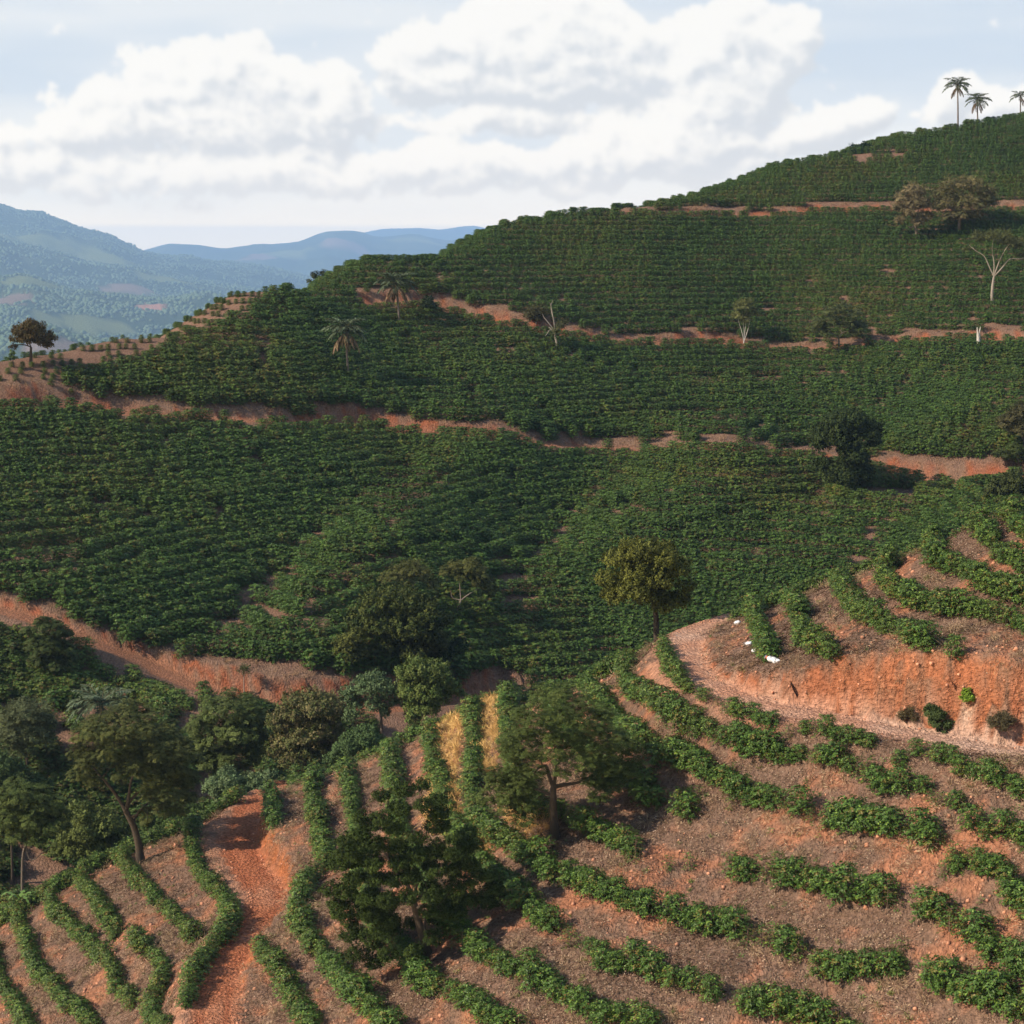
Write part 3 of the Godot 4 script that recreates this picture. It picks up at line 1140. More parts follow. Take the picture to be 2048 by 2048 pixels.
func make_sprigs() -> void:
	for k in 5:
		bushes.append(coffee(100 + k, rnd(1.35, 1.6), rnd(1.25, 1.55), 62, 20, 0.15, 0.22, 0.05, false))
	for k in 2:
		bushes.append(coffee(140 + k, 1.45, 1.3, 58, 19, 0.15, 0.5, 0.25, false))
	for k in 3:
		sparse_bushes.append(coffee(160 + k, 1.35, 1.35, 26, 9, 0.14, 0.5, 0.35, true))
	for k in 4:
		field_bushes.append(coffee(200 + k, 1.95, 1.95, 80, 36, 0.14, 0.10, 0.03, false))
	for k in 2:
		field_bushes.append(coffee(220 + k, 1.95, 1.9, 76, 34, 0.14, 0.2, 0.22, false))
	# tree sprigs about half a metre across
	var r := RandomNumberGenerator.new()
	r.seed = 300
	var g := Geo.new()
	for k in 16:   # a flat spray of narrow leaflets
		var t := (k / 2 + 0.5) / 8.0
		var s := 1.0 if k % 2 == 0 else -1.0
		g.leaf(Vector3(0, 0.04 * sin(k * 1.7), t * 0.5 - 0.2), Vector3(s * 0.9, r.randf_range(-0.35, 0.1), 0.45).normalized(), Vector3(r.randf_range(-0.3, 0.3), 1, r.randf_range(-0.3, 0.3)).normalized(), lerpf(0.24, 0.13, t) * r.randf_range(0.8, 1.2), 0.075, 0.1, shade(Color.WHITE, r.randf_range(0.7, 1.3)), Vector3(0, 0.3, 0))
	sprigs.feather = g.mesh()
	g = Geo.new()
	for k in 15:   # a tuft of broad leaves
		var d := ball(r)
		d.y = absf(d.y) * 0.8 - 0.15
		d = d.normalized()
		g.leaf(d * 0.06, (d + Vector3(0, -0.25, 0)).normalized(), (Vector3.UP + d * 0.6 + ball(r) * 0.5).normalized(), r.randf_range(0.16, 0.27), 0.10, 0.1, shade(Color.WHITE, r.randf_range(0.65, 1.35)), d * 0.4)
	sprigs.broad = g.mesh()
	g = Geo.new()
	for k in 10:   # thin twigs with a few leaves
		var d := ball(r).normalized()
		d.y = absf(d.y) + 0.2
		d = d.normalized()
		g.tube(PackedVector3Array([Vector3.ZERO, d * r.randf_range(0.25, 0.45)]), PackedFloat32Array([0.009, 0.004]), 3, Color(2.2, 1.9, 2.4))
		if k < 7: g.leaf(d * r.randf_range(0.1, 0.3), (d + ball(r)).normalized(), Vector3.UP, 0.13, 0.06, 0.1, shade(Color.WHITE, r.randf_range(0.7, 1.3)), Vector3(0, 0.3, 0))
	sprigs.twig = g.mesh()
	# grass tufts
	for kind in [["straw", 26, 0.55, Color(0.52, 0.34, 0.13)], ["dry", 18, 0.32, Color(0.27, 0.19, 0.12)], ["weed", 16, 0.28, Color(0.07, 0.12, 0.03)]]:
		g = Geo.new()
		for k in kind[1]:
			var a := r.randf() * TAU
			var o := Vector3(cos(a), 0, sin(a))
			var lean := r.randf_range(0.15, 0.9)
			var p := o * r.randf_range(0, 0.12)
			var c: Color = shade(kind[3], r.randf_range(0.65, 1.35))
			var l: float = kind[2] * r.randf_range(0.6, 1.2)
			var q := p + (Vector3.UP + o * lean * 0.5) * l * 0.55
			g.leaf(p, (q - p).normalized(), o, (q - p).length() * 1.15, 0.016 if kind[0] != "weed" else 0.035, 0.0, c, Vector3(0, 0.4, 0))
			g.leaf(q, (o * lean + Vector3(0, 0.55 - lean * 0.7, 0)).normalized(), Vector3.UP, l * 0.6, 0.014 if kind[0] != "weed" else 0.03, 0.05, c, Vector3(0, 0.4, 0))
		sprigs[kind[0]] = g.mesh()
	# a patch of fallen leaves and twigs
	g = Geo.new()
	for k in 30:
		var p := Vector3(r.randf_range(-0.55, 0.55), r.randf_range(0.01, 0.05), r.randf_range(-0.55, 0.55))
		var a := r.randf() * TAU
		var c := Color(0.13, 0.085, 0.06)
		if k % 4 == 0: c = Color(0.24, 0.185, 0.14)
		if k % 5 == 0: c = Color(0.075, 0.048, 0.036)
		if k < 9:
			g.leaf(p, Vector3(cos(a), r.randf_range(-0.1, 0.2), sin(a)).normalized(), Vector3.UP, r.randf_range(0.2, 0.5), 0.014, 0.2, shade(c, r.randf_range(0.8, 1.4)), Vector3.ZERO)
		else:
			g.leaf(p, Vector3(cos(a), r.randf_range(-0.3, 0.4), sin(a)).normalized(), (Vector3.UP + ball(r) * 0.7).normalized(), r.randf_range(0.07, 0.14), 0.05, 0.25, shade(c, r.randf_range(0.8, 1.3)), Vector3.ZERO)
	sprigs.litter = g.mesh()
	# a clod of earth
	g = Geo.new()
	var lump := noise(71, 1.3, 2)
	for a in 5:
		for s in 7:
			var e := -0.5 + (PI / 2 + 0.5) * a / 4.0
			var t := TAU * s / 7
			var d := Vector3(cos(t) * cos(e), sin(e) * 0.7, sin(t) * cos(e))
			g.v.append(d * (0.5 + 0.35 * lump.get_noise_3dv(d * 1.4)))
			g.n.append(d.normalized())
			g.c.append(Color.WHITE)
	for a in 4:
		for s in 7:
			var p := a * 7 + s
			var q := a * 7 + (s + 1) % 7
			g.i.append_array(PackedInt32Array([p, q, p + 7, q, q + 7, p + 7]))
	sprigs.clod = g.mesh()

# ======================================================================== the far hillside's coffee

const BARE := [-60,700, 0,700, 200,660, 450,585, 530,570, 530,600, 500,634, 471,640, 435,660, 380,674, 326,704, 272,728, 217,744, 165,750, 110,762, 150,790, 140,815, 60,822, -60,825]
const GAPS := [[1725,312,26,9], [1790,305,30,7], [1775,545,16,5], [1820,570,14,5], [1960,552,12,4], [1620,560,10,5], [1690,600,8,6], [1540,618,9,6], [1885,570,10,5], [1998,280,10,4], [960,1010,40,5], [1070,1020,50,6], [1245,1020,40,9], [900,1095,90,7], [1010,1125,90,7], [990,1160,60,8], [1030,1200,40,9], [640,1150,12,8]]

func inside(poly: Array, p: Vector2) -> bool:
	var hit := false
	var n := poly.size() / 2
	var j := n - 1
	for i in n:
		var yi: float = poly[i * 2 + 1]
		var yj: float = poly[j * 2 + 1]
		if (yi > p.y) != (yj > p.y):
			if p.x < (float(poly[j * 2]) - poly[i * 2]) * (p.y - yi) / (yj - yi) + poly[i * 2]: hit = not hit
		j = i
	return hit

func seen_at(p: Vector3) -> Vector2:
	var depth := -p.z * cp - p.y * sp
	return Vector2(1024.0 + FOCAL * p.x / depth, 1024.0 - FOCAL * (p.y * cp - p.z * sp) / depth)

func phase(h: float) -> float:
	if h < -27.0: return (h + 27.0) / 0.70
	if h < -14.0: return (h + 27.0) / 0.77
	return 13.0 / 0.77 + (h + 14.0) / 0.95

func plant_fields() -> void:
	var r := RandomNumberGenerator.new()
	r.seed = 400
	var slots := {}
	plant_band(r, slots, 1.15, 170.0, 305.0)
	plant_band(r, slots, 1.05, 305.0, 490.0)
	var labels := {
		"upper": "dense dark green coffee rows covering the top of the far hillside up to the palms",
		"middle": "dense coffee rows on the far hillside between the middle and lower earth roads",
		"lower": "dense coffee rows sloping from the lower hillside road down into the valley",
		"bare": "tiny coffee seedlings in rows on the bare brown ridge beside the lone tree",
	}
	var roots := {}
	for key in slots:
		var s = slots[key]
		if not roots.has(s.field):
			var o := Node3D.new()
			o.name = numbered("coffee_field" if s.field != "bare" else "coffee_seedlings")
			add_child(o)
			tag(o, labels[s.field], "coffee field", "", "stuff")
			roots[s.field] = o
		many("bush_mass", field_bushes[s.variant], M.leaf, s.t, s.c, roots[s.field])

func plant_band(r: RandomNumberGenerator, slots: Dictionary, cell: float, z0: float, z1: float) -> void:
	var x0 := -146.0
	var nx := int(292.0 / cell)
	var nz := int((z1 - z0) / cell) + 2
	var hs := PackedFloat32Array()
	var zn := PackedByteArray()
	var ph := PackedFloat32Array()
	ph.resize(nx * nz)
	hs.resize(nx * nz)
	zn.resize(nx * nz)
	for j in nz:
		var zz := z0 + j * cell
		for i in nx:
			var x := x0 + i * cell
			if absf(x) > 0.268 * zz * 1.12 + 8.0 or zz > z1 + cell:
				hs[j * nx + i] = -999.0
				continue
			hs[j * nx + i] = land(x, -zz)
			ph[j * nx + i] = phase(base(x, -zz) + folds.get_noise_2d(x, -zz) * smoothstep(130.0, 220.0, zz) * 1.3)
			var kind := 0
			if zone == 1 or zone == 2: kind = 1
			elif zone == 4 and -zone_at < 2.9: kind = 1
			elif zone == 3 and zone_at < (1.9 if zone_road == 2 else 2.5): kind = 1
			zn[j * nx + i] = kind
	var tone := noise(401, 0.018, 3)
	var thin := noise(402, 0.10, 2)
	for j in range(1, nz - 1):
		for i in range(1, nx - 1):
			var o := j * nx + i
			if hs[o] < -900.0 or hs[o + 1] < -900.0 or hs[o + nx] < -900.0 or hs[o - nx] < -900.0 or zn[o]: continue
			var a := ph[o]
			var bz := ph[o + nx]
			var bx := ph[o + 1]
			var dx := 0.0
			var dz := 0.0
			if absf(bz - a) >= absf(bx - a):
				if floorf(bz) == floorf(a): continue
				dz = (maxf(floorf(a), floorf(bz)) - a) / (bz - a)
			else:
				if floorf(bx) == floorf(a): continue
				dx = (maxf(floorf(a), floorf(bx)) - a) / (bx - a)
			# each row starts at its own place, so that bushes of neighbouring rows do not line up
			var level := maxf(floorf(a), floorf(bz if dz > 0.0 or absf(bz - a) >= absf(bx - a) else bx))
			var slide := fposmod(sin(level * 12.9898) * 43758.5453, 1.0) - 0.5 + r.randf_range(-0.15, 0.15)
			if absf(bz - a) >= absf(bx - a):
				dx += slide
				dz -= slide * (bx - a) / (bz - a)
			else:
				dz += slide
				dx -= slide * (bz - a) / (bx - a)
			var x := x0 + (i + dx) * cell
			var zz := z0 + (j + dz) * cell
			var y := hs[o] + (hs[o + 1] - hs[o]) * dx + (hs[o + nx] - hs[o]) * dz
			var at := seen_at(Vector3(x, y, -zz))
			if at.x < 1010 and zz < 200.0 and below_valley_road(x, zz): continue
			if zz < 182.0 or zz > z1: continue
			var small := inside(BARE, at)
			var skip := false
			for gp in GAPS:
				if pow((at.x - gp[0]) / gp[2], 2.0) + pow((at.y - 8.0 - gp[1]) / gp[3], 2.0) < 1.0: skip = true
			if skip: continue
			if thin.get_noise_2d(x, zz) > 0.78: continue
			var size := r.randf_range(0.92, 1.08) * (0.90 if zz > 305.0 else 1.08) * (1.0 + 0.10 * thin.get_noise_2d(x * 2.0, zz * 2.0))
			if small:
				if r.randf() < 0.25: continue
				size *= 0.45
			var wide := r.randf_range(0.95, 1.12)
			var t := Transform3D(Basis(Vector3.UP, r.randf() * TAU).scaled(Vector3(size * wide, size, size * wide)), Vector3(x + r.randf_range(-0.15, 0.15), y - 0.1, -zz + r.randf_range(-0.15, 0.15)))
			var warm := tone.get_noise_2d(x, zz) + r.randf_range(-0.25, 0.25)
			var f := r.randf_range(0.8, 1.2)
			var c := Color(f, f, f).lerp(Color(1.5 * f, 1.12 * f, 1.0 * f), clampf(warm * 0.9 + 0.1, 0.0, 1.0))
			var field := "bare" if small else "upper" if hs[o] > -13.0 + 0.0 and zz > 322.0 else "middle" if zz > 262.0 else "lower"
			var variant := r.randi() % 4 if r.randf() > 0.10 + maxf(warm, 0.0) * 0.8 else 4 + r.randi() % 2
			var key := "%s%d" % [field, variant]
			if not slots.has(key): slots[key] = {"field": field, "variant": variant, "t": [], "c": PackedColorArray()}
			slots[key].t.append(t)
			slots[key].c.append(c)
func below_valley_road(x: float, zz: float) -> bool:
	var line: PackedVector3Array = roads[2].line
	for k in line.size() - 1:
		if x >= line[k].x and x <= line[k + 1].x:
			return zz < -lerpf(line[k].z, line[k + 1].z, (x - line[k].x) / (line[k + 1].x - line[k].x)) + 1.0
	return zz < 185.0

# ======================================================================== the near spur's coffee

const WHERE := {
	"R1": "in the row along the right track's lower edge", "R2": "in the second contour row below the pale right track", "R3": "in the third contour row below the pale right track",
	"R4": "in the broken row uphill of the spreading feathery tree", "R5": "in the row level with the foot of the spreading feathery tree", "R6": "in the first row downhill of the spreading feathery tree",
	"R7": "in the second row downhill of the spreading feathery tree", "R8": "in the row just uphill of the dark leaning tree", "R9": "in the row just downhill of the dark leaning tree",
	"R10": "in the winding row between red left track and leaning tree", "R11": "in the short row beside the red left track's bank",
	"U1": "in the short row beside the white sacks", "U2": "in the second row uphill of the white sacks", "U3": "in the third row uphill of the white sacks", "U4": "in the fourth row uphill of the white sacks", "U5": "in the fifth row uphill of the white sacks", "U6": "in the sixth row uphill of the white sacks", "U7": "in the topmost row of the near spur",
	"L1": "in the row hugging the red left track", "L2": "in the second row outside the red left track", "L3": "in the short third row outside the red left track", "L4": "in the fourth row outside the red left track", "L5": "in the fifth row outside the red left track", "L6": "in the sixth row outside the red left track",
	"E": "in the hedge along the spur's crest", "V": "in the rows below the valley road",
}
const VALLEY_ROWS := [
	[210,1281, 272,1303, 290,1312], [188,1336, 217,1354, 254,1372, 290,1397, 326,1419, 355,1434], [261,1347, 308,1376, 344,1394, 391,1415], [326,1338, 362,1350, 399,1363, 453,1376, 470,1384], [500,1396, 543,1392, 587,1386], [410,1385, 420,1398],
	[0,1262, 60,1278, 120,1296, 180,1300], [0,1290, 60,1308, 120,1322, 190,1326], [0,1320, 50,1334, 100,1350, 160,1364, 220,1395], [30,1375, 90,1388, 150,1405], [120,1330, 150,1345, 185,1372, 230,1404, 270,1430], [40,1530, 75,1530, 100,1542], [80,1510, 120,1516], [0,1365, 40,1380], [140,1440, 170,1460, 200,1470],
	[590,1395, 650,1408, 700,1412], [860,1392, 930,1386, 990,1372, 1040,1352], [950,1330, 1000,1335, 1060,1330], [1050,1330, 1110,1320],
]

func plant_near_rows() -> void:
	var r := RandomNumberGenerator.new()
	r.seed = 500
	var spots := []
	var holes := noise(501, 0.22, 2)
	for row in rows:
		var gap := 0.76
		for p in spread(smooth(row.line, 4), gap):
			var q := p + Vector3(r.randf_range(-0.18, 0.18), 0, r.randf_range(-0.18, 0.18))
			var right := clampf((q.x + 2.0) / 14.0, 0.0, 1.0) if row.name.begins_with("R") and -q.z < 106.0 else 0.0
			var hole := holes.get_noise_2d(q.x, q.z)
			if hole > lerpf(0.64, 0.60, right) and not row.name in ["R1", "R2", "R3"]: continue
			q.y = land(q.x, q.z)
			if zone == 2 or (zone == 1 and absf(zone_at) < 0.7): continue
			var s := r.randf_range(0.76, 1.10) - hole * 0.3
			if row.name.begins_with("L"): s *= 0.86
			if row.name == "R1": s *= 0.74
			if right > 0.3 and r.randf() < 0.16:   # leggy suckers beside the row
				var w := q + Vector3(r.randf_range(-0.7, 0.7), 0, r.randf_range(-1.1, 0.6))
				w.y = land(w.x, w.z)
				if zone == 0: spots.append({"p": w, "row": row.name, "s": r.randf_range(0.5, 0.85), "thin": true})
			spots.append({"p": q, "row": row.name, "s": s, "thin": r.randf() < 0.04 + 0.30 * right * smoothstep(-0.15, 0.2, hole)})
	# where a row is broken, a few leggy bushes bridge the gap
	for i in rows.size() - 1:
		if rows[i].name != rows[i + 1].name or not rows[i].name.begins_with("R"): continue
		var from: Vector3 = rows[i].line[rows[i].line.size() - 1]
		var to: Vector3 = rows[i + 1].line[0]
		if from.distance_to(to) > 9.0: continue
		for p in spread(PackedVector3Array([from, to]), 0.75):
			if r.randf() < 0.35 or p.distance_to(from) < 0.6: continue
			var q := p + Vector3(r.randf_range(-0.3, 0.3), 0, r.randf_range(-0.3, 0.3))
			q.y = land(q.x, q.z)
			if zone == 1 or zone == 2: continue
			spots.append({"p": q, "row": rows[i].name, "s": r.randf_range(0.55, 0.85), "thin": r.randf() < 0.7})
	# along the crest
	for e in [[-60,1795, 0,1790, 57,1772, 100,1762, 142,1748, 199,1718, 236,1694, 285,1674, 340,1658, 399,1645, 456,1618, 500,1596], [560,1572, 632,1552, 700,1535, 790,1495, 857,1465, 944,1420, 1018,1385, 1100,1388, 1180,1368, 1250,1318, 1312,1262], [1430,1240, 1507,1212, 1585,1190, 1672,1150, 1784,1112, 1871,1068, 1954,1036, 2048,994, 2100,970]]:
		for k in range(0, e.size() - 2, 2):
			var steps := maxi(2, int(Vector2(e[k + 2] - e[k], e[k + 3] - e[k + 1]).length() / 13.0))
			for j in steps:
				var t := float(j) / steps
				var u := lerpf(e[k], e[k + 2], t)
				var v := lerpf(e[k + 1], e[k + 3], t)
				var d := 125.0
				for c in SPUR_CREST.size() - 1:
					if u <= SPUR_CREST[c][0] and u >= SPUR_CREST[c + 1][0]:
						d = lerpf(SPUR_CREST[c][2], SPUR_CREST[c + 1][2], (SPUR_CREST[c][0] - u) / (SPUR_CREST[c][0] - SPUR_CREST[c + 1][0]))
				for back in [0.6, 2.4, 4.4]:
					if back > 1.0 and r.randf() < 0.25: continue
					var q := at_range(u + r.randf_range(-8, 8), v, d + back)
					q.y = land(q.x, q.z)
					if zone == 1 or zone == 2: continue
					spots.append({"p": q, "row": "E", "s": r.randf_range(0.75, 1.05), "thin": false})
	for row in VALLEY_ROWS:
		var line := PackedVector3Array()
		for k in range(0, row.size(), 2):
			line.append(on_ground(row[k], row[k + 1] + 10, 148.0))
		for p in spread(line, 1.0):
			var q := p + Vector3(r.randf_range(-0.2, 0.2), 0, r.randf_range(-0.2, 0.2))
			q.y = land(q.x, q.z)
			if zone == 1 or zone == 2: continue
			spots.append({"p": q, "row": "V", "s": r.randf_range(0.9, 1.3), "thin": false})
	spots.sort_custom(func(a, b): return a.p.length_squared() < b.p.length_squared())
	var left := {}
	var alone := 0
	for s in spots:
		var fat := r.randf_range(0.9, 1.15)
		var size: float = s.s
		var t := Transform3D(Basis(Vector3.UP, r.randf() * TAU).scaled(Vector3(size * fat, size, size * fat)), s.p - Vector3(0, 0.06, 0))
		var list: Array = sparse_bushes if s.thin else bushes
		var variant := r.randi() % list.size()
		if not s.thin and r.randf() < 0.55: variant = r.randi() % 5
		var at := seen_at(s.p)
		if alone < 300 and at.x > -10 and at.x < 2058 and at.y < 2070:
			alone += 1
			var o := MeshInstance3D.new()
			o.name = numbered("coffee_bush")
			o.mesh = list[variant]
			o.material_override = M.leaf
			o.transform = t
			add_child(o)
			tag(o, ("thin leggy coffee bush " if s.thin else "leafy green coffee bush ") + WHERE[s.row], "coffee bush", ("thin coffee bushes " if s.thin else "leafy coffee bushes ") + WHERE[s.row])
		else:
			var key := "%d%d" % [int(s.thin), variant]
			if not left.has(key): left[key] = {"mesh": list[variant], "t": [], "c": PackedColorArray()}
			left[key].t.append(t)
			var f := r.randf_range(0.85, 1.15)
			left[key].c.append(Color(f * r.randf_range(1.0, 1.2), f, f))
	var rest := Node3D.new()
	rest.name = numbered("coffee_hedges")
	add_child(rest)
	tag(rest, "farther young coffee hedges winding over the near spur and below the valley road", "coffee hedges", "", "stuff")
	for key in left:
		many("bush_mass", left[key].mesh, M.leaf, left[key].t, left[key].c, rest)

# ======================================================================== ground cover

func upright(x: float, z: float, turn: float, size: float, sink := 0.0) -> Transform3D:
	var y := land(x, z)
	var e := 0.35
	var zn := zone
	var ra := zone_at
	var rr := zone_road
	var n := Vector3(y - land(x + e, z), e, y - land(x, z + e)).normalized()
	zone = zn
	zone_at = ra
	zone_road = rr
	var b := Basis(Quaternion(Vector3.UP, n)) * Basis(Vector3.UP, turn)
	return Transform3D(b.scaled(Vector3.ONE * size), Vector3(x, y - sink, z))

func plant_ground_cover() -> void:
	var r := RandomNumberGenerator.new()
	r.seed = 600
	var sets := {}
	for k in ["litter", "dry", "weed", "straw", "clod", "verge", "under"]:
		sets[k] = {"t": [], "c": PackedColorArray()}
	var patch := noise(51, 0.11, 4)
	var weeds := noise(601, 0.16, 2)
	for k in 30000:
		var zz := 66.0 + 78.0 * pow(r.randf(), 0.9)
		var x := r.randf_range(-1, 1) * (0.30 * zz + 3.0)
		var t := upright(x, -zz, r.randf() * TAU, r.randf_range(0.7, 1.3))
		var a := patch.get_noise_2d(x, zz) * 0.5 + 0.5
		var f := r.randf_range(0.75, 1.3)
		if zone == 4 and zone_road < 2 and -zone_at < 2.3: continue
		if zone == 1 or zone == 2:
			if zone == 2 or absf(zone_at) > 0.9:
				if r.randf() < 0.5:
					t.basis = t.basis.scaled(Vector3.ONE * r.randf_range(0.06, 0.2))
					sets.clod.t.append(t)
					sets.clod.c.append(Color(0.42 * f, 0.20 * f, 0.125 * f))
			continue
		if r.randf() < lerpf(1.0, 0.12, smoothstep(0.42, 0.62, a)):
			sets.litter.t.append(t)
			sets.litter.c.append(Color(f, f * r.randf_range(0.92, 1.02), f * r.randf_range(0.85, 1.0)))
		elif r.randf() < 0.35:
			t.basis = t.basis.scaled(Vector3.ONE * r.randf_range(0.08, 0.28))
			sets.clod.t.append(t)
			sets.clod.c.append(Color(0.36 * f, 0.175 * f, 0.11 * f))
		var g := weeds.get_noise_2d(x, zz)
		if g > 0.12 and r.randf() < 0.5:
			t = upright(x + r.randf_range(-0.4, 0.4), -zz, r.randf() * TAU, r.randf_range(0.6, 1.9))
			sets.dry.t.append(t)
			sets.dry.c.append(Color(f, f, f))
		if r.randf() < 0.035 + (0.10 if g > 0.3 else 0.0):
			t = upright(x + r.randf_range(-0.4, 0.4), -zz, r.randf() * TAU, r.randf_range(0.4, 1.0))
			sets.weed.t.append(t)
			sets.weed.c.append(Color(f * r.randf_range(0.9, 1.8), f * 1.1, f))
	# undergrowth in the hollow between the spur and the valley road
	var wild := noise(602, 0.07, 3)
	for k in 5000:
		var zz := r.randf_range(131.0, 182.0)
		var x := r.randf_range(-0.31 * zz, 8.0)
		if wild.get_noise_2d(x, zz) < -0.15: continue
		var y := land(x, -zz)
		if zone != 0: continue
		if zz < 147.0 and y > -44.5: continue
		var at := seen_at(Vector3(x, y, -zz))
		if at.x > 150 and at.y > 1285 and at.y < 1450 and at.x < 480: continue
		if at.x > 760: continue
		var f := r.randf_range(0.55, 1.1)
		var size := r.randf_range(0.4, 1.1)
		sets.under.t.append(Transform3D(Basis(Vector3.UP, r.randf() * TAU).scaled(Vector3(size * 1.2, size, size * 1.2)), Vector3(x, y - 0.1, -zz)))
		sets.under.c.append(Color(f * r.randf_range(0.9, 1.4), f, f * 1.1))
	# straw between the upper rows of the spur
	for s in [[910,1440, 902,1490, 892,1545, 888,1590, 896,1630, 905,1655], [985,1400, 983,1440, 978,1480, 972,1520, 968,1560], [1030,1618, 1060,1640, 1095,1662], [950,1690, 975,1712], [890,1600, 880,1640, 895,1668]]:
		var line := PackedVector3Array()
		for k in range(0, s.size(), 2):
			line.append(on_ground(s[k], s[k + 1], 80.0))
		for p in spread(line, 0.085):
			var w := r.randf_range(-0.9, 0.9)
			var t := upright(p.x + w, p.z + r.randf_range(-0.5, 0.5), r.randf() * TAU, r.randf_range(0.7, 1.6), 0.03)
			t.basis = Basis(Vector3(r.randf_range(-1, 1), 0, r.randf_range(-1, 1)).normalized(), r.randf_range(0, 0.7)) * t.basis
			sets.straw.t.append(t)
			var f := r.randf_range(0.7, 1.25)
			sets.straw.c.append(Color(f, f * r.randf_range(0.9, 1.05), f))
	# dry grass along the banks of the far roads and above the near banks
	for ri in roads.size():
		var road = roads[ri]
		var half: float = road.half
		for p in spread(road.line, 0.08 if ri > 1 else 0.05):
			if absf(p.x) > 0.3 * -p.z + 4.0: continue
			var o := half + r.randf_range(0.3, 3.6) if ri > 1 else half + r.randf_range(0.7, 2.6)
			var a := r.randf() * TAU
			var x: float = p.x + cos(a) * o
			var z: float = p.z + sin(a) * o
			var t := upright(x, z, r.randf() * TAU, r.randf_range(0.9, 2.2) if ri > 1 else r.randf_range(0.6, 1.3), 0.05)
			if zone == 1 or zone == 4 or (zone == 2 and r.randf() < (0.6 if ri < 2 else 0.2)): continue
			var f := r.randf_range(0.7, 1.25)
			sets.verge.t.append(t)
			sets.verge.c.append(Color(1.08 * f, 0.98 * f, 0.95 * f))
	for a in [["litter", "leaf_litter", M.litter, "brown leaf litter and twigs strewn between the near coffee rows", "litter"], ["dry", "dry_grass", M.straw, "short dry brown grass tufts between the near rows", "grass"], ["weed", "weeds", M.leaf, "scattered small green weeds on the near red slope", "weeds"], ["straw", "straw_grass", M.straw, "tall golden straw grass between the rows behind the feathery tree", "grass"], ["clod", "earth_clods", M.litter, "reddish clods of earth on the near slope and track edges", "clods"], ["under", "undergrowth", M.leaf, "tangled green undergrowth covering the hollow below the valley road", "undergrowth"], ["verge", "verge_grass", M.straw, "dry pinkish grass along the banks of the earth roads", "grass"]]:
		var mesh: Mesh = field_bushes[5] if a[0] == "under" else sprigs.dry if a[0] == "verge" else sprigs[a[0]]
		var o := many(a[1], mesh, a[2], sets[a[0]].t, sets[a[0]].c, self)
		tag(o, a[3], a[4], "", "stuff")

# ======================================================================== trees

func pix(list: Array, ox: float, oy: float, zoom: float, r: float) -> Array:
	var out := []
	for k in range(0, list.size(), 2):
		out.append([ox + list[k] / zoom, oy + list[k + 1] / zoom, r])
	return out

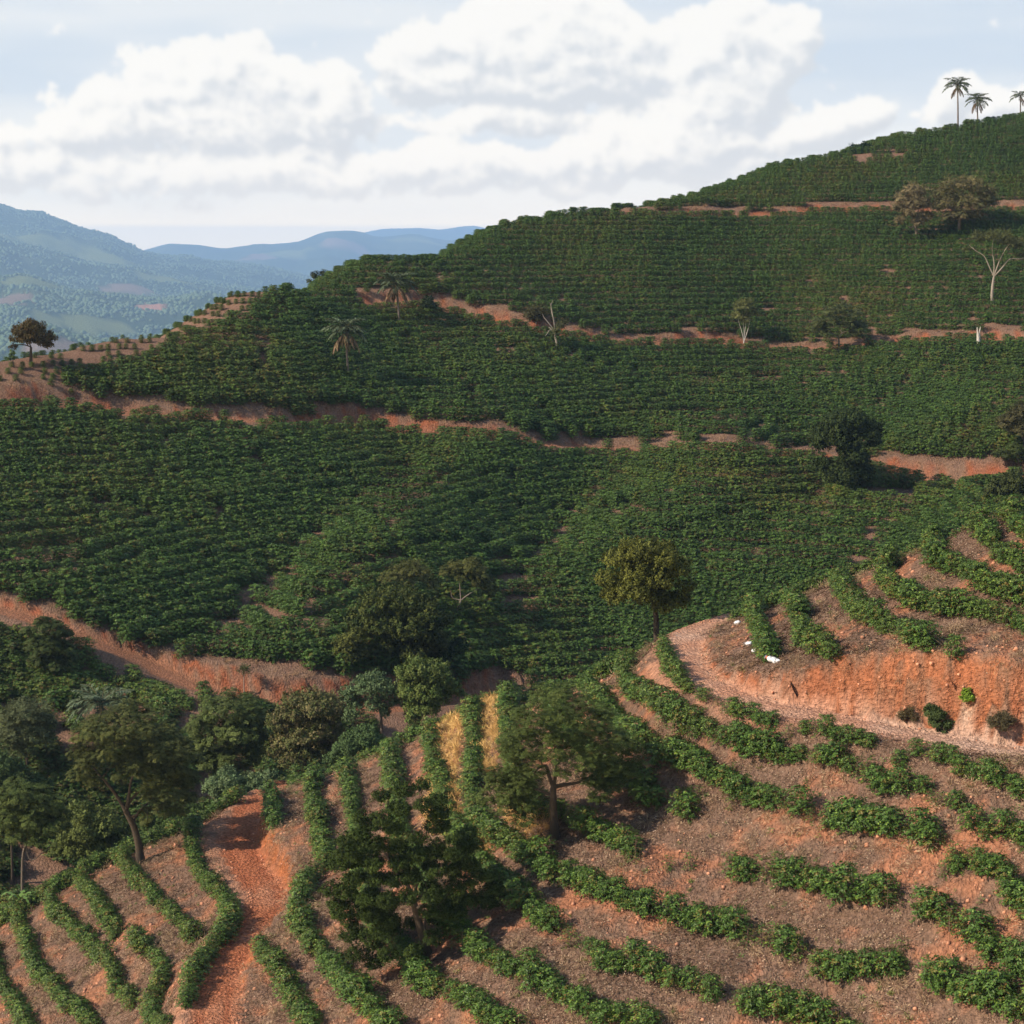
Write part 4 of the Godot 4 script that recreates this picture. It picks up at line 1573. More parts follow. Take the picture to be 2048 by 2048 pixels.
# One tree. blobs: clumps of leaves as [u, v, radius in pixels]; they are spread in depth through the crown.
# stem: pixels along the trunk from the foot to the fork; limbs: pixel paths of branches that show.
func tree(called: String, label: String, spec: Dictionary) -> void:
	var r := RandomNumberGenerator.new()
	r.seed = spec.get("seed", 1) + 900
	var stem: Array = spec.stem
	var foot: Vector3
	if spec.has("d"):
		foot = at_range(stem[0], stem[1], spec.d)
		foot.y = land(foot.x, foot.z)
	else:
		foot = on_ground(stem[0], stem[1], spec.get("near", 70.0))
	var d := Vector2(foot.x, foot.z).length()
	var m := foot.length() / FOCAL
	var root := thing(called, foot, label, spec.get("category", "tree"), spec.get("group", ""))
	var inv := -foot
	var view := Vector3(foot.x, 0, foot.z).normalized()
	# clumps
	var blobs: Array = spec.get("blobs", [])
	var mid := Vector2.ZERO
	var lo := 1e9
	var hi := -1e9
	for b in blobs:
		mid += Vector2(b[0], b[1]) / blobs.size()
		lo = minf(lo, b[0] - b[2])
		hi = maxf(hi, b[0] + b[2])
	var half: float = maxf((hi - lo) * 0.5 * m, 0.5) * spec.get("deep", 0.8)
	var clumps := []
	for b in blobs:
		var off := clampf(1.0 - pow((b[0] - mid.x) * m / (half * 1.15), 2.0), 0.05, 1.0)
		var copies: Array = [r.randf_range(-0.8, 0.8)] if spec.has("thin") and off < 0.3 else [-0.5, 0.45] if spec.has("thin") else [0.0, -0.75, 0.75] if off > 0.35 else [r.randf_range(-0.3, 0.3)]
		for k in copies:
			var z: float = (k * off + r.randf_range(-0.18, 0.18)) * half
			var c := at_range(b[0] + r.randf_range(-4, 4), b[1] + r.randf_range(-3, 3) + (4.0 if k != 0.0 else 0.0), d) + inv + view * z
			clumps.append([c, b[2] * m * r.randf_range(0.88, 1.12)])
	# trunk and limbs
	var g := Geo.new()
	var trunk_r: float = spec.get("trunk", 0.2)
	var path := PackedVector3Array()
	for k in range(0, stem.size(), 2):
		var p := at_range(stem[k], stem[k + 1], d) + inv
		if k > 0: p += view * r.randf_range(-0.12, 0.12) * trunk_r * 4.0
		path.append(p)
	path[0] = Vector3(0, -0.3, 0)
	if path.size() == 1: path.append(Vector3(0, 1.0, 0))
	path = smooth(path, 4)
	var radii := PackedFloat32Array()
	for k in path.size():
		var t := float(k) / (path.size() - 1)
		radii.append(trunk_r * (lerpf(1.0, 0.62, t) + 0.55 * exp(-t * 9.0)))
	g.tube(path, radii, 9, Color.WHITE, 0.05)
	var fork := path[path.size() - 1]
	var below := path[path.size() - 2]
	var limb_nodes := []
	for l in spec.get("limbs", []):
		var lp := PackedVector3Array([fork.lerp(below, 0.5)])
		var side := r.randf_range(-0.5, 0.5)
		for k in range(0, l.size(), 2):
			lp.append(at_range(l[k], l[k + 1], d) + inv + view * side * float(k + 1) * 0.25)
		lp = smooth(lp, 4)
		var lr := PackedFloat32Array()
		for k in lp.size():
			lr.append(lerpf(trunk_r * 0.5, trunk_r * 0.12, float(k) / (lp.size() - 1)))
			if k > 2: limb_nodes.append([lp[k], lr[k]])
		g.tube(lp, lr, 6, Color.WHITE, 0.06)
	var nodes := []
	for k in path.size():
		if k > path.size() * 0.6: nodes.append([path[k], radii[k]])
	nodes.append_array(limb_nodes)
	var order := clumps.duplicate()
	order.sort_custom(func(p, q): return p[0].distance_squared_to(fork) < q[0].distance_squared_to(fork))
	var count := 0
	for cl in order:
		count += 1
		if count > spec.get("branches", 26): break
		var c: Vector3 = cl[0]
		var best := 1e9
		var from: Vector3 = fork
		var fr := trunk_r * 0.5
		for nd in nodes:
			var dist: float = c.distance_to(nd[0]) + maxf(nd[0].y - c.y, 0.0) * 1.2
			if dist < best:
				best = dist
				from = nd[0]
				fr = nd[1]
		var l := (c - from).length()
		var mid1 := from.lerp(c, 0.35) + Vector3(0, 0.10 * l, 0) + ball(r) * 0.13 * l
		var mid2 := from.lerp(c, 0.7) + Vector3(0, 0.08 * l, 0) + ball(r) * 0.13 * l
		var bp := smooth(PackedVector3Array([from, mid1, mid2, c]), 3)
		var br := PackedFloat32Array()
		var r0 := minf(fr * 0.62, trunk_r * 0.42)
		for q in bp.size():
			br.append(lerpf(r0, r0 * 0.4, float(q) / (bp.size() - 1)))
			if q > 2: nodes.append([bp[q], br[q]])
		g.tube(bp, br, 5)
		for q in 3:
			var tip: Vector3 = c + ball(r) * cl[1] * 0.95
			g.tube(PackedVector3Array([c, c.lerp(tip, 0.5) + ball(r) * 0.1, tip]), PackedFloat32Array([r0 * 0.35, r0 * 0.2, 0.006]), 4)
	part("trunk", g.mesh(), spec.get("bark", M.bark), root)
	if clumps.is_empty(): return
	# leaves
	var where := []
	var tints := PackedColorArray()
	var dens: float = spec.get("dens", 70.0)
	var size: float = spec.get("size", 1.0)
	var col: Color = spec.get("col", Color(0.045, 0.062, 0.02))
	var tip_col: Color = spec.get("tip", col)
	var bare: float = spec.get("bare", 0.0)
	var where2 := []
	var tints2 := PackedColorArray()
	for c in clumps:
		var rad: float = c[1]
		var n := int(dens * rad * rad / (size * size)) + 6
		var tone := r.randf_range(0.8, 1.2)
		for k in n:
			var dir := ball(r).normalized()
			var reach := rad * (0.4 + 0.65 * sqrt(r.randf()))
			if r.randf() < 0.14: reach *= r.randf_range(1.1, 1.45)
			var p: Vector3 = c[0] + Vector3(dir.x, dir.y * 0.72 if dir.y > 0 else dir.y * 0.5, dir.z) * reach
			var up: Vector3 = (Vector3.UP * spec.get("flat", 0.9) + dir * 0.7 + ball(r) * 0.45).normalized()
			var b := Basis(Quaternion(Vector3.UP, up)) * Basis(Vector3.UP, r.randf() * TAU)
			var s := size * r.randf_range(0.75, 1.3)
			var f := tone * r.randf_range(0.72, 1.3)
			var cc := shade(col.lerp(tip_col, r.randf()), f)
			if r.randf() < bare:
				where2.append(Transform3D(b.scaled(Vector3.ONE * s * 1.5), p))
				tints2.append(cc)
			else:
				where.append(Transform3D(b.scaled(Vector3.ONE * s), p))
				tints.append(cc)
	if where: many("crown", sprigs[spec.get("leaf", "feather")], M.tree_leaf, where, tints, root)
	if where2: many("twigs", sprigs.twig, M.tree_leaf, where2, tints2, root)

func plant_trees() -> void:
	# ---- the near spur
	tree("tree", "spreading feathery tree with two-forked trunk standing between near coffee rows", {"seed": 31, "stem": [1112,1676, 1108,1640, 1106,1600, 1107,1572], "trunk": 0.27, "limbs": [[1098,1550, 1092,1530, 1076,1534, 1066,1548], [1112,1545, 1112,1510], [1130,1570, 1160,1566, 1168,1552]],
		"blobs": pix([1150,980, 1250,960, 1350,990, 1450,1040, 1080,1050, 1200,1060, 1330,1080, 1450,1120, 1540,1160, 1600,1230, 1100,1150, 1220,1160, 1350,1190, 1480,1230, 1570,1290, 1040,1240, 1140,1230, 1260,1230, 1400,1270, 1500,1330, 960,1330, 1020,1380, 1080,1320, 920,1420, 1000,1440, 1090,1420, 1440,1360, 1080,1490, 1590,1180, 1010,1170], 600, 1000, 2.415, 25.0), "dens": 62.0, "col": Color(0.040, 0.060, 0.015), "tip": Color(0.066, 0.082, 0.023), "size": 0.62, "flat": 1.3, "branches": 24})
	tree("tree", "dark dense leaning tree with ragged crown beside the winding coffee row", {"seed": 32, "stem": [856,1906, 845,1870, 835,1835, 828,1805], "trunk": 0.26, "limbs": [[818,1800, 800,1796, 785,1802, 775,1815], [832,1775, 840,1745], [815,1770, 790,1740, 765,1700, 750,1690]],
		"blobs": pix([1130,270, 1230,250, 1300,300, 1000,300, 1080,370, 1330,370, 900,400, 960,440, 1050,470, 820,500, 880,560, 970,560, 1100,560, 1210,520, 1300,480, 1400,500, 1480,490, 770,610, 860,650, 970,650, 1080,650, 1180,640, 1300,600, 1400,600, 1480,570, 740,750, 820,740, 930,750, 1040,740, 1150,720, 1280,700, 1400,690, 1500,680, 1580,660, 1630,740, 1560,790, 1600,860, 1480,800, 1420,850, 1340,850, 780,850, 870,850, 960,840, 1050,860, 830,950, 920,950, 1010,930, 860,1060, 960,1110, 1040,1030, 1260,800, 1180,1020, 1280,960], 400, 1500, 2.76, 19.5), "thin": true, "dens": 95.0, "col": Color(0.023, 0.037, 0.009), "tip": Color(0.036, 0.055, 0.012), "size": 0.5, "leaf": "broad", "branches": 30})
	tree("tree", "tall tree with leaning dark trunk at the left end of the spur's rows", {"seed": 26, "stem": [282,1726, 278,1695, 268,1655, 250,1618], "trunk": 0.30, "limbs": [[235,1595, 215,1570, 195,1550, 185,1535], [258,1590, 262,1560, 275,1530], [262,1600, 285,1580, 320,1560]], "bark": M.bark,
		"blobs": [[165,1470,26], [190,1450,24], [225,1438,24], [260,1428,22], [290,1440,22], [150,1500,22], [175,1510,26], [215,1480,28], [255,1465,26], [160,1540,20], [185,1550,18], [310,1480,26], [340,1475,24], [370,1495,22], [395,1515,20], [350,1520,28], [310,1520,30], [270,1510,26], [375,1550,22], [340,1560,28], [300,1570,24], [380,1585,16], [360,1600,18], [325,1600,20], [295,1615,14], [240,1530,18]], "dens": 62.0, "col": Color(0.039, 0.050, 0.016), "tip": Color(0.079, 0.086, 0.027), "size": 0.62, "flat": 1.0, "branches": 26})
	tree("tree", "rounded tree with yellowish crown just behind the right track's bend", {"seed": 20, "stem": [1317,1262, 1312,1235, 1306,1205], "d": 131.0, "trunk": 0.24,
		"blobs": [[1215,1150,26], [1230,1115,24], [1260,1095,22], [1295,1095,22], [1330,1105,24], [1355,1130,24], [1370,1165,22], [1360,1195,18], [1330,1200,22], [1300,1180,30], [1265,1165,32], [1240,1180,24], [1320,1145,34], [1275,1130,34], [1215,1185,14]], "dens": 75.0, "col": Color(0.054, 0.061, 0.016), "tip": Color(0.109, 0.116, 0.024), "size": 0.8, "leaf": "broad", "bare": 0.06})
	# ---- the hollow on the left
	tree("tree", "big rounded olive tree in the hollow below the valley road", {"seed": 24, "stem": [462,1580, 460,1540, 458,1510], "d": 157.0, "trunk": 0.25, "blobs": [[400,1440,24], [425,1415,24], [460,1400,24], [495,1410,24], [520,1435,20], [405,1475,26], [440,1455,32], [480,1450,32], [515,1470,22], [420,1510,26], [460,1500,30], [500,1505,24], [440,1535,20], [480,1540,20]], "dens": 60.0, "col": Color(0.048, 0.069, 0.020), "tip": Color(0.084, 0.104, 0.033), "size": 1.0})
	tree("tree", "tree with brownish flowering crown between the olive tree and pale green tree", {"seed": 23, "stem": [612,1580, 610,1545, 608,1510], "d": 154.0, "trunk": 0.25, "blobs": [[560,1440,26], [590,1410,26], [625,1400,26], [655,1405,24], [680,1425,20], [575,1475,26], [610,1450,30], [645,1445,28], [670,1460,20], [550,1500,24], [590,1505,28], [630,1490,26], [660,1495,20]], "dens": 65.0, "col": Color(0.074, 0.098, 0.030), "tip": Color(0.149, 0.120, 0.059), "size": 0.95, "leaf": "broad"})
	tree("tree", "bluish green open-crowned tree beside the dense pale green tree", {"seed": 221, "stem": [768,1470, 762,1430, 752,1405], "d": 150.0, "trunk": 0.14, "bark": M.grey_bark, "blobs": [[700,1385,18], [725,1365,18], [750,1360,18], [775,1375,18], [790,1395,14], [715,1410,16], [745,1400,18], [770,1415,14], [700,1430,12]], "dens": 45.0, "col": Color(0.065, 0.104, 0.046), "tip": Color(0.101, 0.141, 0.066), "size": 0.85, "leaf": "broad"})
	tree("tree", "dense pale green tree in front of the valley road's red bank", {"seed": 222, "stem": [834,1465, 838,1430, 842,1400], "d": 149.0, "trunk": 0.18, "blobs": [[810,1345,18], [835,1330,20], [865,1335,20], [885,1350,18], [905,1370,16], [918,1382,10], [820,1375,24], [855,1370,26], [885,1385,18], [830,1405,22], [860,1405,18], [825,1428,14]], "dens": 80.0, "col": Color(0.060, 0.098, 0.026), "tip": Color(0.136, 0.165, 0.049), "size": 0.85, "leaf": "broad"})
	tree("shrub", "bluish green rounded shrub at the spur's edge under the pale green tree", {"seed": 25, "category": "shrub", "stem": [722,1530, 722,1505], "d": 144.0, "trunk": 0.08, "blobs": [[700,1480,20], [730,1470,22], [755,1485,18], [680,1495,16], [715,1500,20], [660,1510,14], [745,1505,14]], "dens": 85.0, "col": Color(0.065, 0.104, 0.039), "size": 0.75, "leaf": "broad"})
	tree("shrub", "pale leaved shrub between the leaning trunk and olive tree", {"seed": 251, "category": "shrub", "stem": [455,1610, 455,1585], "d": 143.0, "trunk": 0.08, "blobs": [[425,1570,18], [455,1558,20], [488,1572,18], [515,1560,18], [440,1590,16], [475,1595,14], [540,1548,16]], "dens": 75.0, "col": Color(0.065, 0.104, 0.046), "tip": Color(0.119, 0.159, 0.076), "size": 0.85, "leaf": "broad"})
	tree("shrub", "olive thicket behind the crest hedge left of the leaning trunk", {"seed": 252, "category": "shrub", "stem": [195,1735, 195,1700], "d": 143.0, "trunk": 0.09, "blobs": [[170,1650,24], [205,1640,26], [240,1655,22], [150,1680,20], [190,1680,24], [225,1685,18], [120,1695,16], [160,1625,18], [130,1660,16]], "dens": 80.0, "col": Color(0.062, 0.083, 0.025), "tip": Color(0.101, 0.122, 0.035), "size": 0.85, "leaf": "broad"})
	tree("shrub", "dark leafy shrub close behind the leaning dark trunk", {"seed": 253, "category": "shrub", "stem": [335,1700, 335,1675], "d": 141.0, "trunk": 0.08, "blobs": [[330,1645,22], [355,1660,18], [308,1660,18], [370,1640,16], [385,1620,14], [300,1640,14], [410,1612,14]], "dens": 80.0, "col": Color(0.045, 0.071, 0.020), "size": 0.8, "leaf": "broad"})
	tree("tree", "dark tree with short trunk among the bushes below the valley road", {"seed": 27, "stem": [108,1355, 107,1330, 105,1312], "near": 150.0, "trunk": 0.16, "blobs": [[60,1255,16], [85,1245,18], [110,1250,18], [130,1262,16], [70,1285,20], [100,1280,22], [130,1290,18], [80,1315,18], [115,1318,18], [140,1310,10]], "dens": 60.0, "col": Color(0.030, 0.049, 0.016), "tip": Color(0.054, 0.068, 0.022), "size": 1.0})
	tree("shrub", "wispy grey green shrub in the dark hollow", {"seed": 29, "category": "shrub", "stem": [55,1530, 52,1495], "d": 166.0, "trunk": 0.1, "blobs": [[20,1430,22], [45,1415,22], [75,1420,22], [95,1440,18], [30,1460,24], [65,1455,26], [90,1470,16], [40,1490,20], [5,1470,20]], "dens": 42.0, "col": Color(0.069, 0.083, 0.040), "size": 1.0, "bare": 0.25})
	tree("tree", "leafy tree with thin bare stems above the banana plant", {"seed": 30, "stem": [42,1755, 45,1720, 52,1690], "d": 137.0, "trunk": 0.11, "bark": M.grey_bark, "limbs": [[58,1700, 75,1670], [62,1720, 90,1700, 105,1690]], "blobs": [[10,1590,24], [40,1580,26], [75,1590,26], [105,1605,22], [125,1625,16], [20,1620,28], [60,1625,30], [95,1635,24], [130,1650,12], [30,1655,22], [70,1660,20], [5,1650,20]], "dens": 55.0, "col": Color(0.041, 0.061, 0.018), "tip": Color(0.074, 0.095, 0.026), "size": 0.9})
	tree("tree", "dark understorey tree filling the hollow under the wispy shrub", {"seed": 301, "stem": [20,1620, 20,1580], "d": 155.0, "trunk": 0.12, "blobs": [[0,1530,26], [30,1545,24], [60,1560,22], [10,1565,28], [90,1570,18]], "dens": 60.0, "col": Color(0.043, 0.068, 0.025), "size": 1.0, "leaf": "broad"})
	tree("sapling", "slender pale leafless sapling beside the valley road", {"seed": 21, "category": "sapling", "stem": [489,1394, 488,1375, 488,1352], "near": 150.0, "trunk": 0.07, "bark": M.pale_bark, "limbs": [[484,1345, 480,1338], [492,1344, 497,1336]], "blobs": [[488,1340,6]], "dens": 8.0, "bare": 0.9, "branches": 2})
	# ---- the valley below the far hillside
	tree("tree", "huge dark rounded tree standing in the valley's coffee", {"seed": 191, "stem": [805,1335, 803,1300, 800,1270], "near": 150.0, "trunk": 0.35, "blobs": [[720,1230,28], [745,1200,26], [780,1190,26], [815,1195,28], [850,1215,28], [880,1240,24], [760,1235,34], [810,1240,36], [850,1260,30], [720,1265,22], [870,1280,22], [830,1290,26], [780,1280,22]], "dens": 60.0, "col": Color(0.026, 0.043, 0.013), "tip": Color(0.069, 0.079, 0.020), "size": 1.2, "leaf": "broad"})
	tree("tree", "low olive tree at the left foot of the huge dark tree", {"seed": 192, "stem": [700,1340, 700,1315], "near": 150.0, "trunk": 0.14, "blobs": [[690,1285,22], [712,1272,20], [702,1305,18], [722,1300,16], [680,1300,12]], "dens": 65.0, "col": Color(0.057, 0.071, 0.018), "tip": Color(0.095, 0.101, 0.026), "size": 1.0, "leaf": "broad"})
	tree("shrub", "dark undergrowth at the right foot of the huge dark tree", {"seed": 193, "category": "shrub", "stem": [850,1345, 850,1325], "near": 150.0, "trunk": 0.1, "blobs": [[800,1310,20], [850,1310,22], [890,1300,20], [915,1290,16], [870,1325,16]], "dens": 60.0, "col": Color(0.024, 0.043, 0.015), "size": 1.1, "leaf": "broad"})
	tree("tree", "flat-topped tree directly behind the huge dark tree", {"seed": 194, "stem": [838,1255, 832,1215, 828,1180], "near": 160.0, "trunk": 0.2, "bark": M.grey_bark, "blobs": [[775,1152,15], [790,1142,15], [808,1136,15], [830,1134,15], [848,1146,12], [815,1152,14], [870,1165,10]], "dens": 62.0, "col": Color(0.050, 0.061, 0.018), "tip": Color(0.089, 0.089, 0.029), "size": 1.0, "bare": 0.12, "deep": 1.0})
	tree("tree", "umbrella tree with pale forked trunk right of the flat-topped tree", {"seed": 195, "stem": [910,1236, 918,1212, 922,1200], "near": 160.0, "trunk": 0.17, "bark": M.pale_bark, "limbs": [[920,1175, 918,1155], [935,1190, 955,1178], [905,1195, 902,1180]], "blobs": [[895,1140,14], [915,1130,16], [940,1127,18], [960,1138,18], [972,1163,15], [950,1155,15], [985,1180,9], [925,1148,14]], "dens": 62.0, "col": Color(0.043, 0.054, 0.016), "tip": Color(0.079, 0.079, 0.022), "size": 1.0, "deep": 1.0})
	tree("tree", "dark bushy tree with stacked crown below the lower hillside road", {"seed": 17, "stem": [1695,985, 1695,950, 1696,915], "near": 180.0, "trunk": 0.3, "blobs": [[1650,865,26], [1675,840,26], [1705,835,26], [1735,860,26], [1750,880,16], [1640,885,18], [1695,870,34], [1700,900,26], [1720,915,16], [1650,930,20], [1690,940,26], [1730,940,20], [1700,962,20], [1665,955,16]], "dens": 60.0, "col": Color(0.022, 0.037, 0.013), "tip": Color(0.039, 0.054, 0.016), "size": 1.5, "leaf": "broad"})
	tree("tree", "brownish spreading tree above the tall red bank", {"seed": 181, "stem": [2052,915, 2048,885, 2044,868], "near": 200.0, "trunk": 0.2, "blobs": [[2030,830,18], [2045,815,18], [2008,842,14], [2052,848,20], [2030,855,14], [2068,830,20]], "dens": 55.0, "col": Color(0.060, 0.056, 0.025), "size": 1.3, "bare": 0.2})
	tree("tree", "small flat-crowned tree growing out of the tall red bank", {"seed": 182, "stem": [2042,930, 2035,915], "near": 200.0, "trunk": 0.12, "blobs": [[2010,903,12], [1994,906,9], [2030,895,12], [2048,900,12]], "dens": 60.0, "col": Color(0.041, 0.055, 0.018), "size": 1.2})
	tree("shrub", "dark shrubs beneath the tall red bank beside the spur's top row", {"seed": 183, "category": "shrub", "stem": [2035,1010, 2035,985], "near": 190.0, "trunk": 0.12, "blobs": [[2000,968,20], [2030,958,22], [2050,980,24], [1985,982,14], [2010,990,18]], "dens": 60.0, "col": Color(0.045, 0.056, 0.018), "size": 1.3, "leaf": "broad"})
	# ---- the far hillside
	tree("tree", "vase-shaped half bare tree beside the upper hillside road", {"seed": 5, "stem": [1834,484, 1832,462, 1830,448], "near": 300.0, "trunk": 0.3, "bark": M.grey_bark, "limbs": [[1822,430, 1815,410, 1806,395], [1836,425, 1842,400], [1828,425, 1826,390], [1820,455, 1805,440]], "blobs": [[1808,395,15], [1822,378,14], [1838,382,15], [1845,405,16], [1815,420,14], [1830,402,17], [1850,430,12], [1800,412,11], [1838,440,11], [1798,440,9]], "dens": 40.0, "col": Color(0.110, 0.096, 0.048), "tip": Color(0.188, 0.149, 0.084), "size": 1.5, "bare": 0.4, "branches": 24})
	tree("tree", "wide umbrella tree on the upper hillside road", {"seed": 6, "stem": [1920,470, 1918,450, 1920,436], "near": 300.0, "trunk": 0.34, "bark": M.grey_bark, "limbs": [[1905,420, 1890,405], [1940,420, 1960,405], [1922,410, 1925,385]], "blobs": [[1880,385,18], [1900,370,17], [1925,364,17], [1950,368,17], [1972,382,17], [1980,400,13], [1960,405,18], [1935,398,20], [1905,402,20], [1880,408,14], [1925,425,17], [1950,428,14], [1902,428,14]], "dens": 48.0, "col": Color(0.060, 0.070, 0.025), "tip": Color(0.161, 0.131, 0.065), "size": 1.5, "bare": 0.2, "deep": 0.9, "branches": 22})
	tree("tree", "tall pale-trunked tree with nearly leafless branches on the upper slope", {"seed": 7, "stem": [1984,609, 1984,585, 1986,565, 1988,552], "near": 280.0, "trunk": 0.27, "bark": M.pale_bark, "limbs": [[1978,532, 1968,512, 1952,502, 1938,490], [1988,525, 1984,498, 1988,476], [2002,538, 2020,518, 2040,518, 2058,512], [1998,524, 2010,500, 2026,480]], "blobs": [[1958,472,12], [1982,468,11], [2008,474,13], [2032,486,13], [2045,505,10], [1932,498,7]], "dens": 60.0, "col": Color(0.062, 0.069, 0.026), "size": 1.3, "bare": 0.35, "branches": 8})
	tree("tree", "small pale tree with several white stems beside the middle hillside road", {"seed": 8, "stem": [1487,692, 1488,682], "near": 260.0, "trunk": 0.15, "bark": M.dead_wood, "limbs": [[1484,665, 1478,645, 1474,628], [1490,660, 1492,635, 1492,612], [1494,665, 1499,645, 1500,625], [1487,655, 1484,620]], "blobs": [[1480,610,12], [1492,603,12], [1501,622,11], [1475,628,10], [1487,636,9]], "dens": 34.0, "col": Color(0.101, 0.110, 0.039), "size": 1.2, "bare": 0.25, "branches": 6})
	tree("tree", "dark umbrella tree on the middle hillside road right of the pale tree", {"seed": 9, "stem": [1677,708, 1678,690, 1677,675], "near": 260.0, "trunk": 0.24, "bark": M.grey_bark, "blobs": [[1640,642,15], [1660,620,15], [1685,613,15], [1710,622,15], [1722,645,13], [1700,645,16], [1672,640,16], [1650,658,11], [1705,660,9], [1630,655,8]], "dens": 50.0, "col": Color(0.045, 0.061, 0.022), "tip": Color(0.081, 0.092, 0.036), "size": 1.4, "flat": 1.3, "deep": 0.95})
	tree("tree", "gnarled half dead tree with white snags below the middle hillside road", {"seed": 11, "stem": [1111,702, 1113,685, 1110,672, 1111,662], "near": 240.0, "trunk": 0.2, "bark": M.pale_bark, "limbs": [[1108,640, 1104,628, 1102,612, 1106,600], [1100,660, 1094,668, 1090,672], [1098,655, 1102,655], [1094,642, 1088,635, 1085,628], [1118,650, 1130,646, 1138,648], [1102,612, 1098,605]], "blobs": [[1118,650,9], [1130,647,8], [1112,660,8]], "dens": 30.0, "col": Color(0.054, 0.059, 0.025), "size": 1.2, "bare": 0.4, "branches": 3})
	tree("tree", "small brownish tree beside the half dead tree on the road bank", {"seed": 111, "stem": [1072,652, 1072,640, 1070,632], "near": 260.0, "trunk": 0.13, "bark": M.pale_bark, "blobs": [[1058,622,10], [1070,615,11], [1082,622,10], [1062,632,8], [1078,632,8]], "dens": 42.0, "col": Color(0.071, 0.069, 0.030), "size": 1.2, "bare": 0.2})
	tree("tree", "small dark tree right of the hillside palm", {"seed": 14, "stem": [857,628, 857,618], "near": 250.0, "trunk": 0.12, "blobs": [[855,600,9], [862,611,9], [849,612,9]], "dens": 60.0, "col": Color(0.026, 0.040, 0.018), "size": 1.3, "leaf": "broad"})
	tree("tree", "lone reddish brown tree on the bare left ridge", {"seed": 15, "stem": [62,729, 62,712, 62,694], "near": 225.0, "trunk": 0.24, "blobs": [[62,650,15], [42,660,14], [80,658,14], [30,675,10], [97,670,11], [107,669,7], [50,675,11], [78,678,10], [25,688,7], [95,686,7], [62,668,15]], "dens": 62.0, "col": Color(0.050, 0.046, 0.018), "tip": Color(0.101, 0.064, 0.026), "size": 1.1, "leaf": "broad", "branches": 18})
	tree("sapling", "thin wispy sapling left of the lone reddish tree", {"seed": 151, "category": "sapling", "stem": [28,735, 26,722, 24,714], "near": 225.0, "trunk": 0.05, "blobs": [[22,712,6], [26,703,4]], "dens": 50.0, "col": Color(0.071, 0.110, 0.030), "size": 0.8})
	tree("tree", "flat crowned trees peeking over the far ridge", {"seed": 16, "stem": [640,585, 640,570], "d": 352.0, "trunk": 0.2, "blobs": [[617,556,7], [632,549,8], [650,545,9], [664,548,8]], "dens": 50.0, "col": Color(0.036, 0.044, 0.018), "size": 1.4, "deep": 0.5})
	tree("tree", "small thin tree poking up between hedge ends on the far ridge", {"seed": 161, "stem": [681,560, 681,548], "d": 350.0, "trunk": 0.1, "blobs": [[678,533,6], [684,541,5], [693,531,4]], "dens": 40.0, "col": Color(0.041, 0.049, 0.020), "size": 1.2, "deep": 0.6})
	tree("shrub", "low dense shrub on the hilltop beside a patch of bare earth", {"seed": 4, "category": "shrub", "stem": [1724,304, 1724,298], "near": 380.0, "trunk": 0.1, "blobs": [[1712,297,8], [1726,293,9], [1740,294,8]], "dens": 60.0, "col": Color(0.024, 0.043, 0.016), "size": 1.5, "leaf": "broad"})
	# ---- on the right track's bank
	tree("shrub", "green shrub hanging on the right track's bare bank", {"seed": 331, "category": "shrub", "stem": [1872,1455, 1870,1440], "near": 85.0, "trunk": 0.03, "blobs": [[1862,1418,12], [1880,1425,14], [1892,1440,12], [1872,1440,12], [1885,1455,10]], "dens": 110.0, "col": Color(0.054, 0.076, 0.026), "size": 0.5, "leaf": "broad"})
	tree("shrub", "sparse brown shrub at the foot of the right track's bank", {"seed": 332, "category": "shrub", "stem": [1818,1440, 1816,1425], "near": 85.0, "trunk": 0.02, "blobs": [[1808,1428,8], [1822,1420,9], [1828,1432,8]], "dens": 60.0, "col": Color(0.101, 0.080, 0.040), "size": 0.5, "bare": 0.4})
	tree("shrub", "low grey shrub on the pale end of the right track's bank", {"seed": 333, "category": "shrub", "stem": [2000,1452, 2000,1440], "near": 85.0, "trunk": 0.02, "blobs": [[1985,1442,9], [2000,1432,10], [2018,1440,10], [2008,1448,8]], "dens": 60.0, "col": Color(0.095, 0.080, 0.043), "size": 0.5, "bare": 0.3})
	tree("shrub", "bright green tuft growing high on the right track's bank", {"seed": 334, "category": "shrub", "stem": [1936,1398, 1936,1392], "near": 85.0, "trunk": 0.015, "blobs": [[1936,1386,8], [1930,1392,6], [1942,1392,6]], "dens": 120.0, "col": Color(0.155, 0.245, 0.030), "size": 0.5, "leaf": "broad"})

# ======================================================================== palms

